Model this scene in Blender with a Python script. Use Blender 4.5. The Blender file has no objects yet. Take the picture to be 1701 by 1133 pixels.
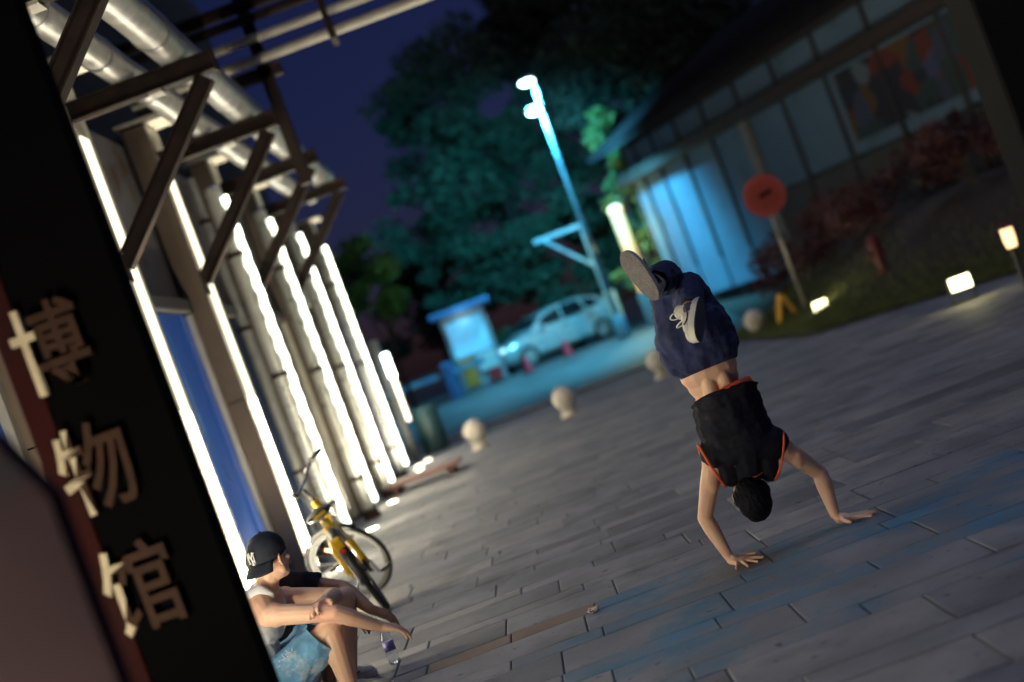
import bpy, bmesh, math, random
from mathutils import Vector, Matrix, noise as mnoise
random.seed(7)
R = math.radians
V = Vector

# ------------------------------------------------------------------ camera
F, TH, H = 2362.5, R(20.5), 1.42          # focal length in photo pixels, roll, eye height
scene = bpy.context.scene
COL = scene.collection

cd = bpy.data.cameras.new("Camera"); cam = bpy.data.objects.new("Camera", cd); COL.objects.link(cam)
cd.lens = 50; cd.sensor_width = 36; cd.clip_end = 3000; cd.clip_start = 0.05
cam.matrix_world = Matrix.Translation((0, 0, H)) @ Matrix.Rotation(R(90), 4, 'X') @ Matrix.Rotation(-TH, 4, 'Z')
cd.dof.use_dof = True; cd.dof.focus_distance = 7.0; cd.dof.aperture_fstop = 0.95; cd.dof.aperture_blades = 9
scene.camera = cam

# ------------------------------------------------------------------ sky, moonlight, exposure
world = bpy.data.worlds.new("World"); scene.world = world; world.use_nodes = True
wn = world.node_tree; wn.nodes.clear()
sky = wn.nodes.new('ShaderNodeTexSky'); sky.sky_type = 'NISHITA'; sky.sun_disc = False
sky.sun_elevation = R(5.0); sky.sun_rotation = R(215); sky.air_density = 1.0; sky.dust_density = 1.0; sky.ozone_density = 4.0
tint = wn.nodes.new('ShaderNodeMix'); tint.data_type = 'RGBA'; tint.blend_type = 'MULTIPLY'; tint.inputs[0].default_value = 1.0
tint.inputs[7].default_value = (0.285, 0.145, 0.30, 1)
bgn = wn.nodes.new('ShaderNodeBackground'); bgn.inputs[1].default_value = 0.05
won = wn.nodes.new('ShaderNodeOutputWorld')
wn.links.new(sky.outputs[0], tint.inputs[6]); wn.links.new(tint.outputs[2], bgn.inputs[0]); wn.links.new(bgn.outputs[0], won.inputs[0])

sl = bpy.data.lights.new("Sun", 'SUN'); sun = bpy.data.objects.new("Sun", sl); COL.objects.link(sun)
sl.energy = 0.42; sl.angle = R(35); sl.color = (0.52, 0.64, 1.0)
sun.location = (5, 4, 16)
sun.rotation_euler = (V((-0.22, -0.16, -0.95))).to_track_quat('-Z', 'Y').to_euler()

scene.view_settings.view_transform = 'Standard'
scene.view_settings.look = 'None'
scene.view_settings.gamma = 1.0
scene.view_settings.exposure = 0.45
scene.view_settings.use_curve_mapping = False
scene.cycles.use_denoising = True
scene.cycles.max_bounces = 6
scene.cycles.sample_clamp_indirect = 4.0
scene.cycles.use_light_tree = True

# ------------------------------------------------------------------ helpers
def W(px, py, d):
    """place in the street seen at a photo pixel, d metres down the street"""
    dx, dy = px - 850.5, py - 566.5
    a = dx * math.cos(TH) - dy * math.sin(TH); b = -dx * math.sin(TH) - dy * math.cos(TH)
    return V((a * d / F, d, H + b * d / F))

MATS = {}
def mat(name, col, rough=0.6, metal=0.0, var=0.25, vs=6.0, bump=0.0, bs=60.0, emit=None, es=0.0, alpha=None, stain=None, wave=None, trans=0.0, coat=0.0, sheen=0.0, spec=0.5, spots=None, sss=0.0):
    if name in MATS: return MATS[name]
    m = bpy.data.materials.new(name); m.use_nodes = True; nt = m.node_tree; n = nt.nodes; L = nt.links
    p = n['Principled BSDF']; p.inputs['Roughness'].default_value = rough; p.inputs['Metallic'].default_value = metal
    p.inputs['Transmission Weight'].default_value = trans; p.inputs['Coat Weight'].default_value = coat
    p.inputs['Sheen Weight'].default_value = sheen; p.inputs['Specular IOR Level'].default_value = spec
    tc = n.new('ShaderNodeTexCoord'); geo = n.new('ShaderNodeNewGeometry'); oi = n.new('ShaderNodeObjectInfo')
    nz = n.new('ShaderNodeTexNoise'); nz.inputs['Scale'].default_value = vs; nz.inputs['Detail'].default_value = 6
    L.new(geo.outputs['Position'], nz.inputs['Vector'])
    rp = n.new('ShaderNodeMapRange'); rp.inputs[1].default_value = 0.25; rp.inputs[2].default_value = 0.75
    rp.inputs[3].default_value = 1 - var; rp.inputs[4].default_value = 1 + var
    L.new(nz.outputs[0], rp.inputs[0])
    mu = n.new('ShaderNodeMix'); mu.data_type = 'RGBA'; mu.blend_type = 'MULTIPLY'; mu.inputs[0].default_value = 1
    mu.inputs[6].default_value = (*col, 1); L.new(rp.outputs[0], mu.inputs[7])
    src = mu.outputs[2]
    if stain:                                    # (colour, scale, threshold, softness)
        sn = n.new('ShaderNodeTexNoise'); sn.inputs['Scale'].default_value = stain[1]; sn.inputs['Detail'].default_value = 7; sn.inputs['Roughness'].default_value = 0.62
        L.new(geo.outputs['Position'], sn.inputs['Vector'])
        sr = n.new('ShaderNodeMapRange'); sr.inputs[1].default_value = stain[2]; sr.inputs[2].default_value = stain[2] + stain[3]
        L.new(sn.outputs[0], sr.inputs[0])
        sm = n.new('ShaderNodeMix'); sm.data_type = 'RGBA'; sm.inputs[7].default_value = (*stain[0], 1)
        L.new(sr.outputs[0], sm.inputs[0]); L.new(src, sm.inputs[6]); src = sm.outputs[2]
    if spots:                                    # (colour, scale, threshold): gum, grit and chips
        gn = n.new('ShaderNodeTexNoise'); gn.inputs['Scale'].default_value = spots[1]; gn.inputs['Detail'].default_value = 3
        L.new(geo.outputs['Position'], gn.inputs['Vector'])
        gr_ = n.new('ShaderNodeMapRange'); gr_.inputs[1].default_value = spots[2]; gr_.inputs[2].default_value = spots[2] + 0.035
        L.new(gn.outputs[0], gr_.inputs[0]); gm = n.new('ShaderNodeMix'); gm.data_type = 'RGBA'; gm.inputs[7].default_value = (*spots[0], 1)
        L.new(gr_.outputs[0], gm.inputs[0]); L.new(src, gm.inputs[6]); src = gm.outputs[2]
    if sss: p.inputs['Subsurface Weight'].default_value = sss; p.inputs['Subsurface Radius'].default_value = (0.012, 0.004, 0.002); p.inputs['Subsurface Scale'].default_value = 1.0
    L.new(src, p.inputs['Base Color'])
    rr = n.new('ShaderNodeMapRange'); rr.inputs[1].default_value = 0.3; rr.inputs[2].default_value = 0.7
    rr.inputs[3].default_value = max(0.02, rough - 0.1); rr.inputs[4].default_value = min(1, rough + 0.1)
    L.new(nz.outputs[0], rr.inputs[0]); L.new(rr.outputs[0], p.inputs['Roughness'])
    if bump or wave:
        b = n.new('ShaderNodeBump'); b.inputs['Distance'].default_value = 0.01
        if wave:                                 # (direction, scale, strength)
            w = n.new('ShaderNodeTexWave'); w.wave_type = 'BANDS'; w.bands_direction = wave[0]; w.inputs['Scale'].default_value = wave[1]; w.inputs['Distortion'].default_value = 0.6
            L.new(geo.outputs['Position'], w.inputs['Vector']); L.new(w.outputs[0], b.inputs['Height']); b.inputs['Strength'].default_value = wave[2]
        else:
            bn = n.new('ShaderNodeTexNoise'); bn.inputs['Scale'].default_value = bs; bn.inputs['Detail'].default_value = 5
            L.new(geo.outputs['Position'], bn.inputs['Vector']); L.new(bn.outputs[0], b.inputs['Height']); b.inputs['Strength'].default_value = bump
        L.new(b.outputs[0], p.inputs['Normal'])
    if emit:
        p.inputs['Emission Color'].default_value = (*emit, 1); p.inputs['Emission Strength'].default_value = es
    MATS[name] = m
    return m

class MB:
    def __init__(s): s.v = []; s.f = []; s.m = []; s.cur = 0
    def add(s, vs, fs):
        o = len(s.v); s.v += [V(x) for x in vs]; s.f += [tuple(i + o for i in f) for f in fs]; s.m += [s.cur] * len(fs); return s
    def box(s, c, size, rot=None, ch=0.0):
        x, y, z = (k / 2 for k in size); c = V(c)
        if ch <= 0:
            vs = [V((i * x, j * y, k * z)) for k in (-1, 1) for j in (-1, 1) for i in (-1, 1)]
            fs = [(0, 2, 3, 1), (4, 5, 7, 6), (0, 1, 5, 4), (2, 6, 7, 3), (0, 4, 6, 2), (1, 3, 7, 5)]
        else:                                    # all edges chamfered
            bm = bmesh.new(); bmesh.ops.create_cube(bm, size=1)
            for v in bm.verts: v.co = V((v.co.x * size[0], v.co.y * size[1], v.co.z * size[2]))
            bmesh.ops.bevel(bm, geom=bm.edges[:], offset=ch, segments=1, affect='EDGES')
            bm.verts.index_update(); vs = [v.co.copy() for v in bm.verts]; fs = [tuple(v.index for v in f.verts) for f in bm.faces]; bm.free()
        if rot is not None: vs = [rot @ v for v in vs]
        return s.add([v + c for v in vs], fs)
    def span(s, p0, p1, ch=0.0):
        p0, p1 = V(p0), V(p1); return s.box((p0 + p1) / 2, [abs(k) for k in (p1 - p0)], None, ch)
    def bar(s, p0, p1, w, h, up=(0, 0, 1), ch=0.0):
        p0, p1 = V(p0), V(p1); d = (p1 - p0); l = d.length; d.normalize(); u = V(up); x = d.cross(u).normalized(); u = x.cross(d)
        return s.box((p0 + p1) / 2, (w, l, h), Matrix((x, d, u)).transposed(), ch)
    def tube(s, path, r, n=10, caps=True, closed=False):
        path = [V(p) for p in path]; k = len(path); rs = r if isinstance(r, (list, tuple)) else [r] * k
        t0 = (path[1] - path[0]).normalized(); ref = V((0, 0, 1)) if abs(t0.z) < 0.9 else V((1, 0, 0))
        x = t0.cross(ref).normalized(); vs = []; fs = []
        for i, p in enumerate(path):
            if closed: t = (path[(i + 1) % k] - path[i - 1]).normalized()
            else: t = (path[min(i + 1, k - 1)] - path[max(i - 1, 0)]).normalized()
            x = (x - t * x.dot(t)).normalized(); y = t.cross(x)
            for j in range(n):
                a = 2 * math.pi * j / n; vs.append(p + (x * math.cos(a) + y * math.sin(a)) * rs[i])
        for i in range(k if closed else k - 1):
            for j in range(n):
                a, b = i * n, ((i + 1) % k) * n; fs.append((a + j, a + (j + 1) % n, b + (j + 1) % n, b + j))
        if caps and not closed: fs.append(tuple(range(n - 1, -1, -1))); fs.append(tuple((k - 1) * n + j for j in range(n)))
        return s.add(vs, fs)
    def lathe(s, prof, c=(0, 0, 0), n=24, M=None):
        vs = []; fs = []; k = len(prof)
        for (r, z) in prof:
            for j in range(n):
                a = 2 * math.pi * j / n; vs.append(V((r * math.cos(a), r * math.sin(a), z)))
        for i in range(k - 1):
            for j in range(n): fs.append((i * n + j, i * n + (j + 1) % n, (i + 1) * n + (j + 1) % n, (i + 1) * n + j))
        fs.append(tuple(range(n - 1, -1, -1))); fs.append(tuple((k - 1) * n + j for j in range(n)))
        if M is not None: vs = [M @ v for v in vs]
        return s.add([v + V(c) for v in vs], fs)
    def ell(s, c, r, M=None, nu=14, nv=9):
        vs = []; fs = []
        for i in range(nv + 1):
            p = math.pi * i / nv
            for j in range(nu):
                a = 2 * math.pi * j / nu; vs.append(V((r[0] * math.sin(p) * math.cos(a), r[1] * math.sin(p) * math.sin(a), r[2] * math.cos(p))))
        for i in range(nv):
            for j in range(nu):
                fs.append((i * nu + j, (i + 1) * nu + j, (i + 1) * nu + (j + 1) % nu, i * nu + (j + 1) % nu))
        if M is not None: vs = [M @ v for v in vs]
        return s.add([v + V(c) for v in vs], fs)
    def rc(s, p0, p1, r0, r1, n=12, k=6):
        """tapered limb with round ends"""
        p0, p1 = V(p0), V(p1); d = p1 - p0; l = max(d.length, 1e-5); d = d / l; prof = []
        for i in range(5): a = math.pi / 2 * (1 - i / 4); prof.append((max(r0 * math.cos(a), 1e-4), -r0 * math.sin(a)))
        for i in range(1, k): t = i / k; prof.append((r0 + (r1 - r0) * t, l * t))
        for i in range(5): a = math.pi / 2 * i / 4; prof.append((max(r1 * math.cos(a), 1e-4), l + r1 * math.sin(a)))
        return s.lathe(prof, p0, n, d.to_track_quat('Z', 'Y').to_matrix())
    def chain(s, pts, rs):
        for i in range(len(pts) - 1): s.rc(pts[i], pts[i + 1], rs[i], rs[i + 1])
        return s
    def prism(s, poly, axis_vec, origin=(0, 0, 0), ux=(1, 0, 0), uy=(0, 0, 1)):
        ux, uy, o, av = V(ux), V(uy), V(origin), V(axis_vec); k = len(poly)
        vs = [o + ux * x + uy * y for x, y in poly]; vs += [v + av for v in vs]
        fs = [tuple(range(k)), tuple(range(2 * k - 1, k - 1, -1))] + [(i, i + k, (i + 1) % k + k, (i + 1) % k) for i in range(k)]
        return s.add(vs, fs)
    def mesh(s, name, off=V((0, 0, 0))):
        me = bpy.data.meshes.new(name); me.from_pydata([v - off for v in s.v], [], s.f); me.update(); return me
    def build(s, name, m, parent=None, smooth=False, fix=True):
        off = ORG.get(parent.name, V((0, 0, 0))) if parent else V((0, 0, 0))
        me = s.mesh(name, off)
        if fix:
            bm = bmesh.new(); bm.from_mesh(me); bmesh.ops.recalc_face_normals(bm, faces=bm.faces); bm.to_mesh(me); bm.free()
        ms = m if isinstance(m, (list, tuple)) else [m]
        for x in ms: me.materials.append(x)
        if len(ms) > 1: me.polygons.foreach_set('material_index', s.m)
        return link(name, me, parent, smooth, off)

ORG = {}
def link(name, me, parent=None, smooth=False, off=V((0, 0, 0))):
    o = bpy.data.objects.new(name, me); COL.objects.link(o)
    if smooth: me.polygons.foreach_set('use_smooth', [True] * len(me.polygons))
    if smooth == 'auto' and hasattr(me, 'set_sharp_from_angle'): me.set_sharp_from_angle(angle=R(40))
    if parent: o.parent = parent; ORG[o.name] = off
    return o
def tag(o, label, cat, group=None, kind=None):
    o['label'] = label; o['category'] = cat
    if group: o['group'] = group
    if kind: o['kind'] = kind
    return o
def thing(name, label, cat, loc=(0, 0, 0), group=None):
    o = bpy.data.objects.new(name, None); COL.objects.link(o); o.location = loc; o.empty_display_size = 0.1
    ORG[o.name] = V(loc); return tag(o, label, cat, group)
def struct(o): o['kind'] = 'structure'; return o
def dup(root, loc, rotz=None, label=None):
    r = root.copy(); COL.objects.link(r); r.location = loc; ORG[r.name] = V(loc)
    if rotz is not None: r.rotation_euler.z = rotz
    if label: r['label'] = label
    for ch in root.children:
        c = ch.copy(); COL.objects.link(c); c.parent = r
        for g in ch.children: d = g.copy(); COL.objects.link(d); d.parent = c
    return r
def lamp(name, kind, loc, energy, color, parent=None, size=0.1, aim=None, cone=None, blend=0.5):
    l = bpy.data.lights.new(name, kind); l.energy = energy; l.color = color
    if kind in ('POINT', 'SPOT'): l.shadow_soft_size = size
    if kind == 'AREA': l.size = size
    if cone: l.spot_size = R(cone); l.spot_blend = blend
    o = bpy.data.objects.new(name, l); COL.objects.link(o)
    off = ORG.get(parent.name, V((0, 0, 0))) if parent else V((0, 0, 0))
    o.location = V(loc) - off
    if aim is not None: o.rotation_euler = (V(aim) - V(loc)).to_track_quat('-Z', 'Y').to_euler()
    if parent: o.parent = parent
    return o
def remeshed(mb, name, voxel, smooth=6, off=V((0, 0, 0)), move=None, cuts=()):
    """one continuous skin over overlapping volumes"""
    me = mb.mesh(name + '_tmp', off)
    bm = bmesh.new(); bm.from_mesh(me); bmesh.ops.recalc_face_normals(bm, faces=bm.faces); bm.to_mesh(me); bm.free()
    o = bpy.data.objects.new('tmp', me); COL.objects.link(o)
    r = o.modifiers.new('r', 'REMESH'); r.mode = 'VOXEL'; r.voxel_size = voxel; r.adaptivity = 0
    sm = o.modifiers.new('s', 'SMOOTH'); sm.factor = 0.5; sm.iterations = smooth
    dg = bpy.context.evaluated_depsgraph_get(); dg.update()
    out = bpy.data.meshes.new_from_object(o.evaluated_get(dg)); out.name = name
    bpy.data.objects.remove(o); bpy.data.meshes.remove(me)
    if move or cuts:
        bm = bmesh.new(); bm.from_mesh(out)
        if move:
            bm.normal_update(); ds = [move(v.co + off, v.normal) for v in bm.verts]
            for v, d in zip(bm.verts, ds): v.co += v.normal * d
        for (co, no) in cuts:                    # cut away what lies on the normal's side
            bmesh.ops.bisect_plane(bm, geom=bm.verts[:] + bm.edges[:] + bm.faces[:], plane_co=V(co) - off, plane_no=V(no), clear_outer=True)
        bm.to_mesh(out); bm.free()
    return out
def body(mb, name, m, parent, voxel=0.005, smooth=6, move=None, cuts=()):
    off = ORG[parent.name]; me = remeshed(mb, name, voxel, smooth, off, move, cuts); me.materials.append(m)
    return link(name, me, parent, True, off)
def fold(scale, amp, stretch=(1, 1, 1)):
    return lambda co, no: (mnoise.noise(V((co.x * stretch[0], co.y * stretch[1], co.z * stretch[2])) * scale) * amp + mnoise.noise(co * scale * 2.7) * amp * 0.4)

# ------------------------------------------------------------------ ground, road
def gz(y):
    t = min(1, max(0, (y - 29.0) / 9.0)); t = t * t * (3 - 2 * t); return 0.52 * t
g = MB(); ys = [-60, 0, 15, 27, 29, 30, 31, 32, 33, 34, 35, 36, 37, 38, 45, 80, 300, 1500]; xs = [-900, -60, -20, -8, 0, 8, 20, 60, 900]
for y in ys:
    for x in xs: g.v.append(V((x, y, gz(y) - 0.03)))
for i in range(len(ys) - 1):
    for j in range(len(xs) - 1): a = i * len(xs) + j; g.f.append((a, a + 1, a + 1 + len(xs), a + len(xs)))
g.m = [0] * len(g.f)
ground = struct(g.build('ground', mat('mortar', (0.07, 0.065, 0.065), 0.9, var=0.4, vs=3, bump=0.3, bs=90)))

rd = MB(); ry = [28.6, 30, 31, 32, 33, 34, 35, 36, 37, 38, 45, 75]
for y in ry:
    for x in (-40, -10, 0, 10, 45): rd.v.append(V((x, y, gz(y) - 0.018)))
for i in range(len(ry) - 1):
    for j in range(4): a = i * 5 + j; rd.f.append((a, a + 1, a + 6, a + 5))
rd.m = [0] * len(rd.f)
struct(rd.build('road', mat('asphalt', (0.055, 0.06, 0.065), 0.55, var=0.35, vs=1.6, bump=0.4, bs=120)))

# paving slabs: rows laid across the street, a wide row then a narrow one
SL = {'plain': mat('slab', spec=0.3, col=(0.195, 0.195, 0.215), rough=0.72, var=0.35, vs=2.2, bump=0.35, bs=70, stain=((0.105, 0.105, 0.12), 2.0, 0.5, 0.2), spots=((0.08, 0.075, 0.08), 16, 0.67)),
      'pale': mat('slab_pale', spec=0.3, col=(0.235, 0.23, 0.24), rough=0.72, var=0.3, vs=2.6, bump=0.35, bs=70, stain=((0.14, 0.135, 0.145), 2.4, 0.5, 0.2), spots=((0.10, 0.095, 0.10), 18, 0.67)),
      'dark': mat('slab_dark', spec=0.3, col=(0.15, 0.15, 0.17), rough=0.72, var=0.35, vs=2.4, bump=0.35, bs=70, stain=((0.085, 0.085, 0.10), 1.8, 0.5, 0.2), spots=((0.07, 0.065, 0.07), 14, 0.66)),
      'blue': mat('slab_blue', spec=0.3, col=(0.065, 0.165, 0.27), rough=0.72, var=0.35, vs=3.0, bump=0.3, bs=70, stain=((0.16, 0.17, 0.20), 2.0, 0.40, 0.2)),  # blue tint with grey patches for two narrow rows
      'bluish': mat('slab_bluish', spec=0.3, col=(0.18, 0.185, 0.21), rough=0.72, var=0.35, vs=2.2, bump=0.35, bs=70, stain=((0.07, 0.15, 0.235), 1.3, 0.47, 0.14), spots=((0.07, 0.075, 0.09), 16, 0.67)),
      'brownish': mat('slab_brownish', spec=0.3, col=(0.20, 0.13, 0.10), rough=0.72, var=0.3, vs=3.0, bump=0.3, bs=70, stain=((0.16, 0.15, 0.15), 3.0, 0.5, 0.16))}  # brownish tint for a short stretch of one narrow row
PLAZA = struct(MB().span((-4.5, 2.0, -0.029), (16, 28.2, -0.0265)).build('plaza', mat('joint_sand', (0.05, 0.05, 0.055), 0.95, var=0.4, vs=8, bump=0.3)))
slabs = []; y = 3.6; i = 0
while y < 28.0:
    hgt = (0.44, 0.2, 0.4, 0.22)[i % 4]
    lens = (0.62, 0.78, 0.94) if i % 2 == 0 else (0.46, 0.7, 0.92)
    half = 0.42 * y + 1.5; x = max(-4.4, -half) - random.random() * 0.6
    while x < min(half, 15.5):
        l = random.choice(lens); yc = y + hgt / 2; xc = x + l / 2
        k = random.choices(('plain', 'pale', 'dark'), (6, 2, 2))[0]
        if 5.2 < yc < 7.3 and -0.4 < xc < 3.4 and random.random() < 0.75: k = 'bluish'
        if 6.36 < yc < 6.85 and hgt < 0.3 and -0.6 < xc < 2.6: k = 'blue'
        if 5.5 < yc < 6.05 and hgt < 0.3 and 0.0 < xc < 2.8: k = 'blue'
        if 7.0 < yc < 7.35 and hgt < 0.3 and -1.2 < xc < -0.1: k = 'brownish'
        slabs.append((xc, yc, l, hgt, k)); x += l
    y += hgt; i += 1
SM = {}
def slab_mesh(l, h, k):
    if (l, h, k) not in SM:
        m = MB(); a, b, c = l / 2 - 0.003, h / 2 - 0.0065, 0.005
        m.add([(-a, -b, -0.026), (a, -b, -0.026), (a, b, -0.026), (-a, b, -0.026), (-a, -b, -c), (a, -b, -c), (a, b, -c), (-a, b, -c),
               (-a + c, -b + c, 0), (a - c, -b + c, 0), (a - c, b - c, 0), (-a + c, b - c, 0)],
              [(0, 1, 5, 4), (1, 2, 6, 5), (2, 3, 7, 6), (3, 0, 4, 7), (4, 5, 9, 8), (5, 6, 10, 9), (6, 7, 11, 10), (7, 4, 8, 11), (8, 9, 10, 11)])
        me = m.mesh('paving_slab'); me.materials.append(SL[k]); SM[(l, h, k)] = me
    return SM[(l, h, k)]
def seen(x, yy):
    a, b = x * F / yy, -H * F / yy
    px = 850.5 + a * math.cos(TH) - b * math.sin(TH); py = 566.5 - a * math.sin(TH) - b * math.cos(TH)
    return -60 < px < 1760 and -60 < py < 1190
vis = sorted([s for s in slabs if seen(s[0], s[1])], key=lambda s: -s[2] * s[3] / s[1] ** 3)
first = set(map(id, vis[:298])); rest = {k: MB() for k in SL}; bulk = MB(); order = list(SL)
for s in slabs:
    dz = random.uniform(-0.0025, 0.0015)
    if id(s) in first:
        o = bpy.data.objects.new('paving_slab', slab_mesh(s[2], s[3], s[4])); COL.objects.link(o); o.parent = PLAZA
        o.location = (s[0], s[1], dz); o.rotation_euler = (random.uniform(-.004, .004), random.uniform(-.003, .003), random.uniform(-.003, .003))
    else:
        me = slab_mesh(s[2], s[3], s[4]); bulk.cur = order.index(s[4])
        bulk.add([v.co + V((s[0], s[1], dz)) for v in me.vertices], [tuple(p.vertices) for p in me.polygons])
bo = bulk.build('far_paving', [SL[k] for k in order], PLAZA, fix=False); bo['kind'] = 'stuff'
kb = MB()
KERB = struct(MB().span((-5, 28.2, -0.03), (16, 28.75, 0.03)).build('kerb', mat('kerb_bed', (0.1, 0.1, 0.1), 0.9)))
x = -5
while x < 15.5:
    MB().span((x + 0.006, 28.22, 0.03), (x + 0.994, 28.73, 0.05), 0.008).build('kerb_stone', mat('kerb_stone', (0.33, 0.31, 0.28), 0.8, var=0.25, vs=3, bump=0.4), KERB); x += 1.0

# ------------------------------------------------------------------ long facade on the left
STEEL = mat('rusty_steel', (0.03, 0.02, 0.018), 0.7, 0.0, var=0.4, vs=7, bump=0.3, bs=50, stain=((0.06, 0.027, 0.016), 5, 0.56, 0.1), spec=0.2)
CREAM = mat('cream_cladding', (0.74, 0.70, 0.58), 0.35, var=0.12, vs=3, bump=0.15, bs=40, stain=((0.42, 0.35, 0.25), 2.2, 0.6, 0.1))
TAUPE = mat('taupe_cladding', (0.15, 0.11, 0.085), 0.6, var=0.2, vs=3, bump=0.15, bs=40)
GREYP = mat('grey_panel', (0.27, 0.26, 0.245), 0.45, 0.3, var=0.18, vs=2, stain=((0.22, 0.115, 0.05), 2.1, 0.56, 0.08))
BLUEP = mat('blue_panel', (0.014, 0.05, 0.20), 0.35, var=0.25, vs=2.5, emit=(0.02, 0.10, 0.40), es=0.2, stain=((0.03, 0.05, 0.12), 3, 0.55, 0.15))  # faint emission added to keep the panels a bright blue
NAVYP = mat('navy_panel', (0.015, 0.045, 0.13), 0.35, var=0.3, vs=2.5)
DARKW = mat('dark_wall', (0.035, 0.03, 0.033), 0.85, var=0.4, vs=2, bump=0.3, bs=25)
BRACK = mat('pale_trim', (0.52, 0.49, 0.42), 0.5, var=0.15)
CY = [7.55 + 2.65 * k for k in range(-2, 7)]
XF, XB = -2.43, -2.64                            # column face, wall plane

fw = thing('facade_wall', 'long dark hall facade with blue and grey panels between cream columns', 'building', (-2.9, 15, 0))
MB().span((-3.3, 1.0, -0.02), (-2.76, 25.6, 4.3)).build('wall', DARKW, fw)
MB().span((-3.9, 1.0, 4.304), (-3.2, 25.6, 9.0)).build('upper_wall', DARKW, fw)
MB().span((-3.9, 1.0, 4.3), (-2.7, 25.6, 4.38)).build('ledge', DARKW, fw)
for k in range(9):
    y0 = CY[k] + 0.5; y1 = CY[k] + 2.65 if k < 8 else 25.55
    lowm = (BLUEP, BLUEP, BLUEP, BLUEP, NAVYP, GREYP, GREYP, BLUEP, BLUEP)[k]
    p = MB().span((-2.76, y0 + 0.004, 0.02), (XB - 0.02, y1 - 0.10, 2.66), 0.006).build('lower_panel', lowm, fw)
    n = 3
    for q in range(n):                           # standing seams on the lower panel
        yy = y0 + (q + 0.5) * (y1 - y0 - 0.1) / n
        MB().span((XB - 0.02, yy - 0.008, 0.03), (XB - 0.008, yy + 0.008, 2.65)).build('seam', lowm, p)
    MB().span((-2.76, y0 + 0.004, 2.80), (XB - 0.03, y1 - 0.004, 4.29), 0.006).build('upper_panel', GREYP, fw)
    MB().span((-2.76, y0 + 0.003, 2.67), (XB + 0.05, y1 - 0.003, 2.79), 0.008).build('lintel', mat('lintel', (0.10, 0.09, 0.085), 0.6), fw)
    MB().span((-2.76, y1 - 0.095, 0.02), (XB + 0.03, y1 - 0.004, 2.66), 0.006).build('door_jamb', BRACK, fw)

def column_thing(y, label, bracket=True):
    t = thing('steel_column', label, 'column', (XF - 0.1, y + 0.25, 0), 'columns carrying the pipe rack')
    MB().span((XB - 0.02, y + 0.006, 0.0), (XF - 0.02, y + 0.494, 4.44)).build('core', DARKW, t)
    for (z0, z1) in ((0.04, 1.775), (1.783, 4.42)):            # cladding sheets, a joint at head height
        f = MB().span((XF - 0.02, y + 0.004, z0), (XF, y + 0.496, z1), 0.004).build('front_sheet', CREAM, t)
        s = MB().span((XB, y - 0.008, z0), (XF - 0.003, y + 0.003, z1), 0.003).build('side_sheet', TAUPE, t)
    MB().span((XB - 0.06, y - 0.05, 4.45), (XF + 0.16, y + 0.54, 4.475)).build('cap_plate', BRACK, t)
    MB().span((XB, y - 0.015, 0.0), (XF + 0.012, y + 0.5, 0.036)).build('base_plate', STEEL, t)
    MB().span((XF + 0.002, y + 0.15, 0.10), (XF + 0.014, y + 0.35, 1.772), 0.003).build('lower_added_glow', mat('lit_cladding_glow', (0.9, 0.88, 0.8), 0.4, emit=(1.0, 0.88, 0.62), es=27.0), t)  # glow added for the uplit cladding, also lights people and paving
    MB().span((XF + 0.002, y + 0.15, 1.786), (XF + 0.014, y + 0.35, 3.92), 0.003).build('upper_added_glow', mat('lit_cladding_glow_dim', (0.7, 0.65, 0.5), 0.4, var=0.2, vs=4, emit=(1.0, 0.88, 0.64), es=1.5), t)  # weaker cream glow standing in for the uplit upper cladding
    if not bracket: return t
    # I-beam towards the street, with its brace below
    b = MB(); yb = y + 0.05
    b.span((-2.42, yb - 0.006, 4.012), (-1.31, yb + 0.006, 4.128))
    b.span((-2.42, yb - 0.065, 4.0), (-1.31, yb + 0.065, 4.012)); b.span((-2.42, yb - 0.065, 4.128), (-1.31, yb + 0.065, 4.14))
    bm_ = b.build('beam', STEEL, t)
    MB().span((-1.31, yb - 0.075, 3.985), (-1.295, yb + 0.075, 4.155)).build('end_plate', STEEL, bm_)
    MB().span((-1.82, yb - 0.075, 3.975), (-1.72, yb + 0.075, 3.998)).build('gusset', BRACK, bm_)
    p0, p1 = V((-1.40, yb, 3.975)), V((-2.425, yb, 2.90)); d = (p1 - p0).normalized(); nn = V((d.z, 0, -d.x))
    if nn.z > 0: nn = -nn
    br = MB(); br.bar(p0, p1, 0.012, 0.10, up=nn)
    br.bar(p0 + nn * 0.056, p1 + nn * 0.056, 0.11, 0.012, up=nn); br.bar(p0 - nn * 0.056, p1 - nn * 0.056, 0.11, 0.012, up=nn)
    bo_ = br.build('brace', STEEL, t)
    MB().span((-2.428, yb - 0.09, 2.78), (-2.414, yb + 0.09, 3.0)).build('foot_plate', STEEL, bo_)
    return t
cl = 'cream clad facade column with a rusty pipe bracket and diagonal brace'
col0 = column_thing(CY[0], cl)
for k in range(1, 7): dup(col0, (XF - 0.1, CY[k] + 0.25, 0), label=cl)
cl2 = 'plain cream clad column with an added front glow at the far end of the facade'
col7 = column_thing(CY[7], cl2, False); dup(col7, (XF - 0.1, CY[8] + 0.25, 0), label=cl2)

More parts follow.
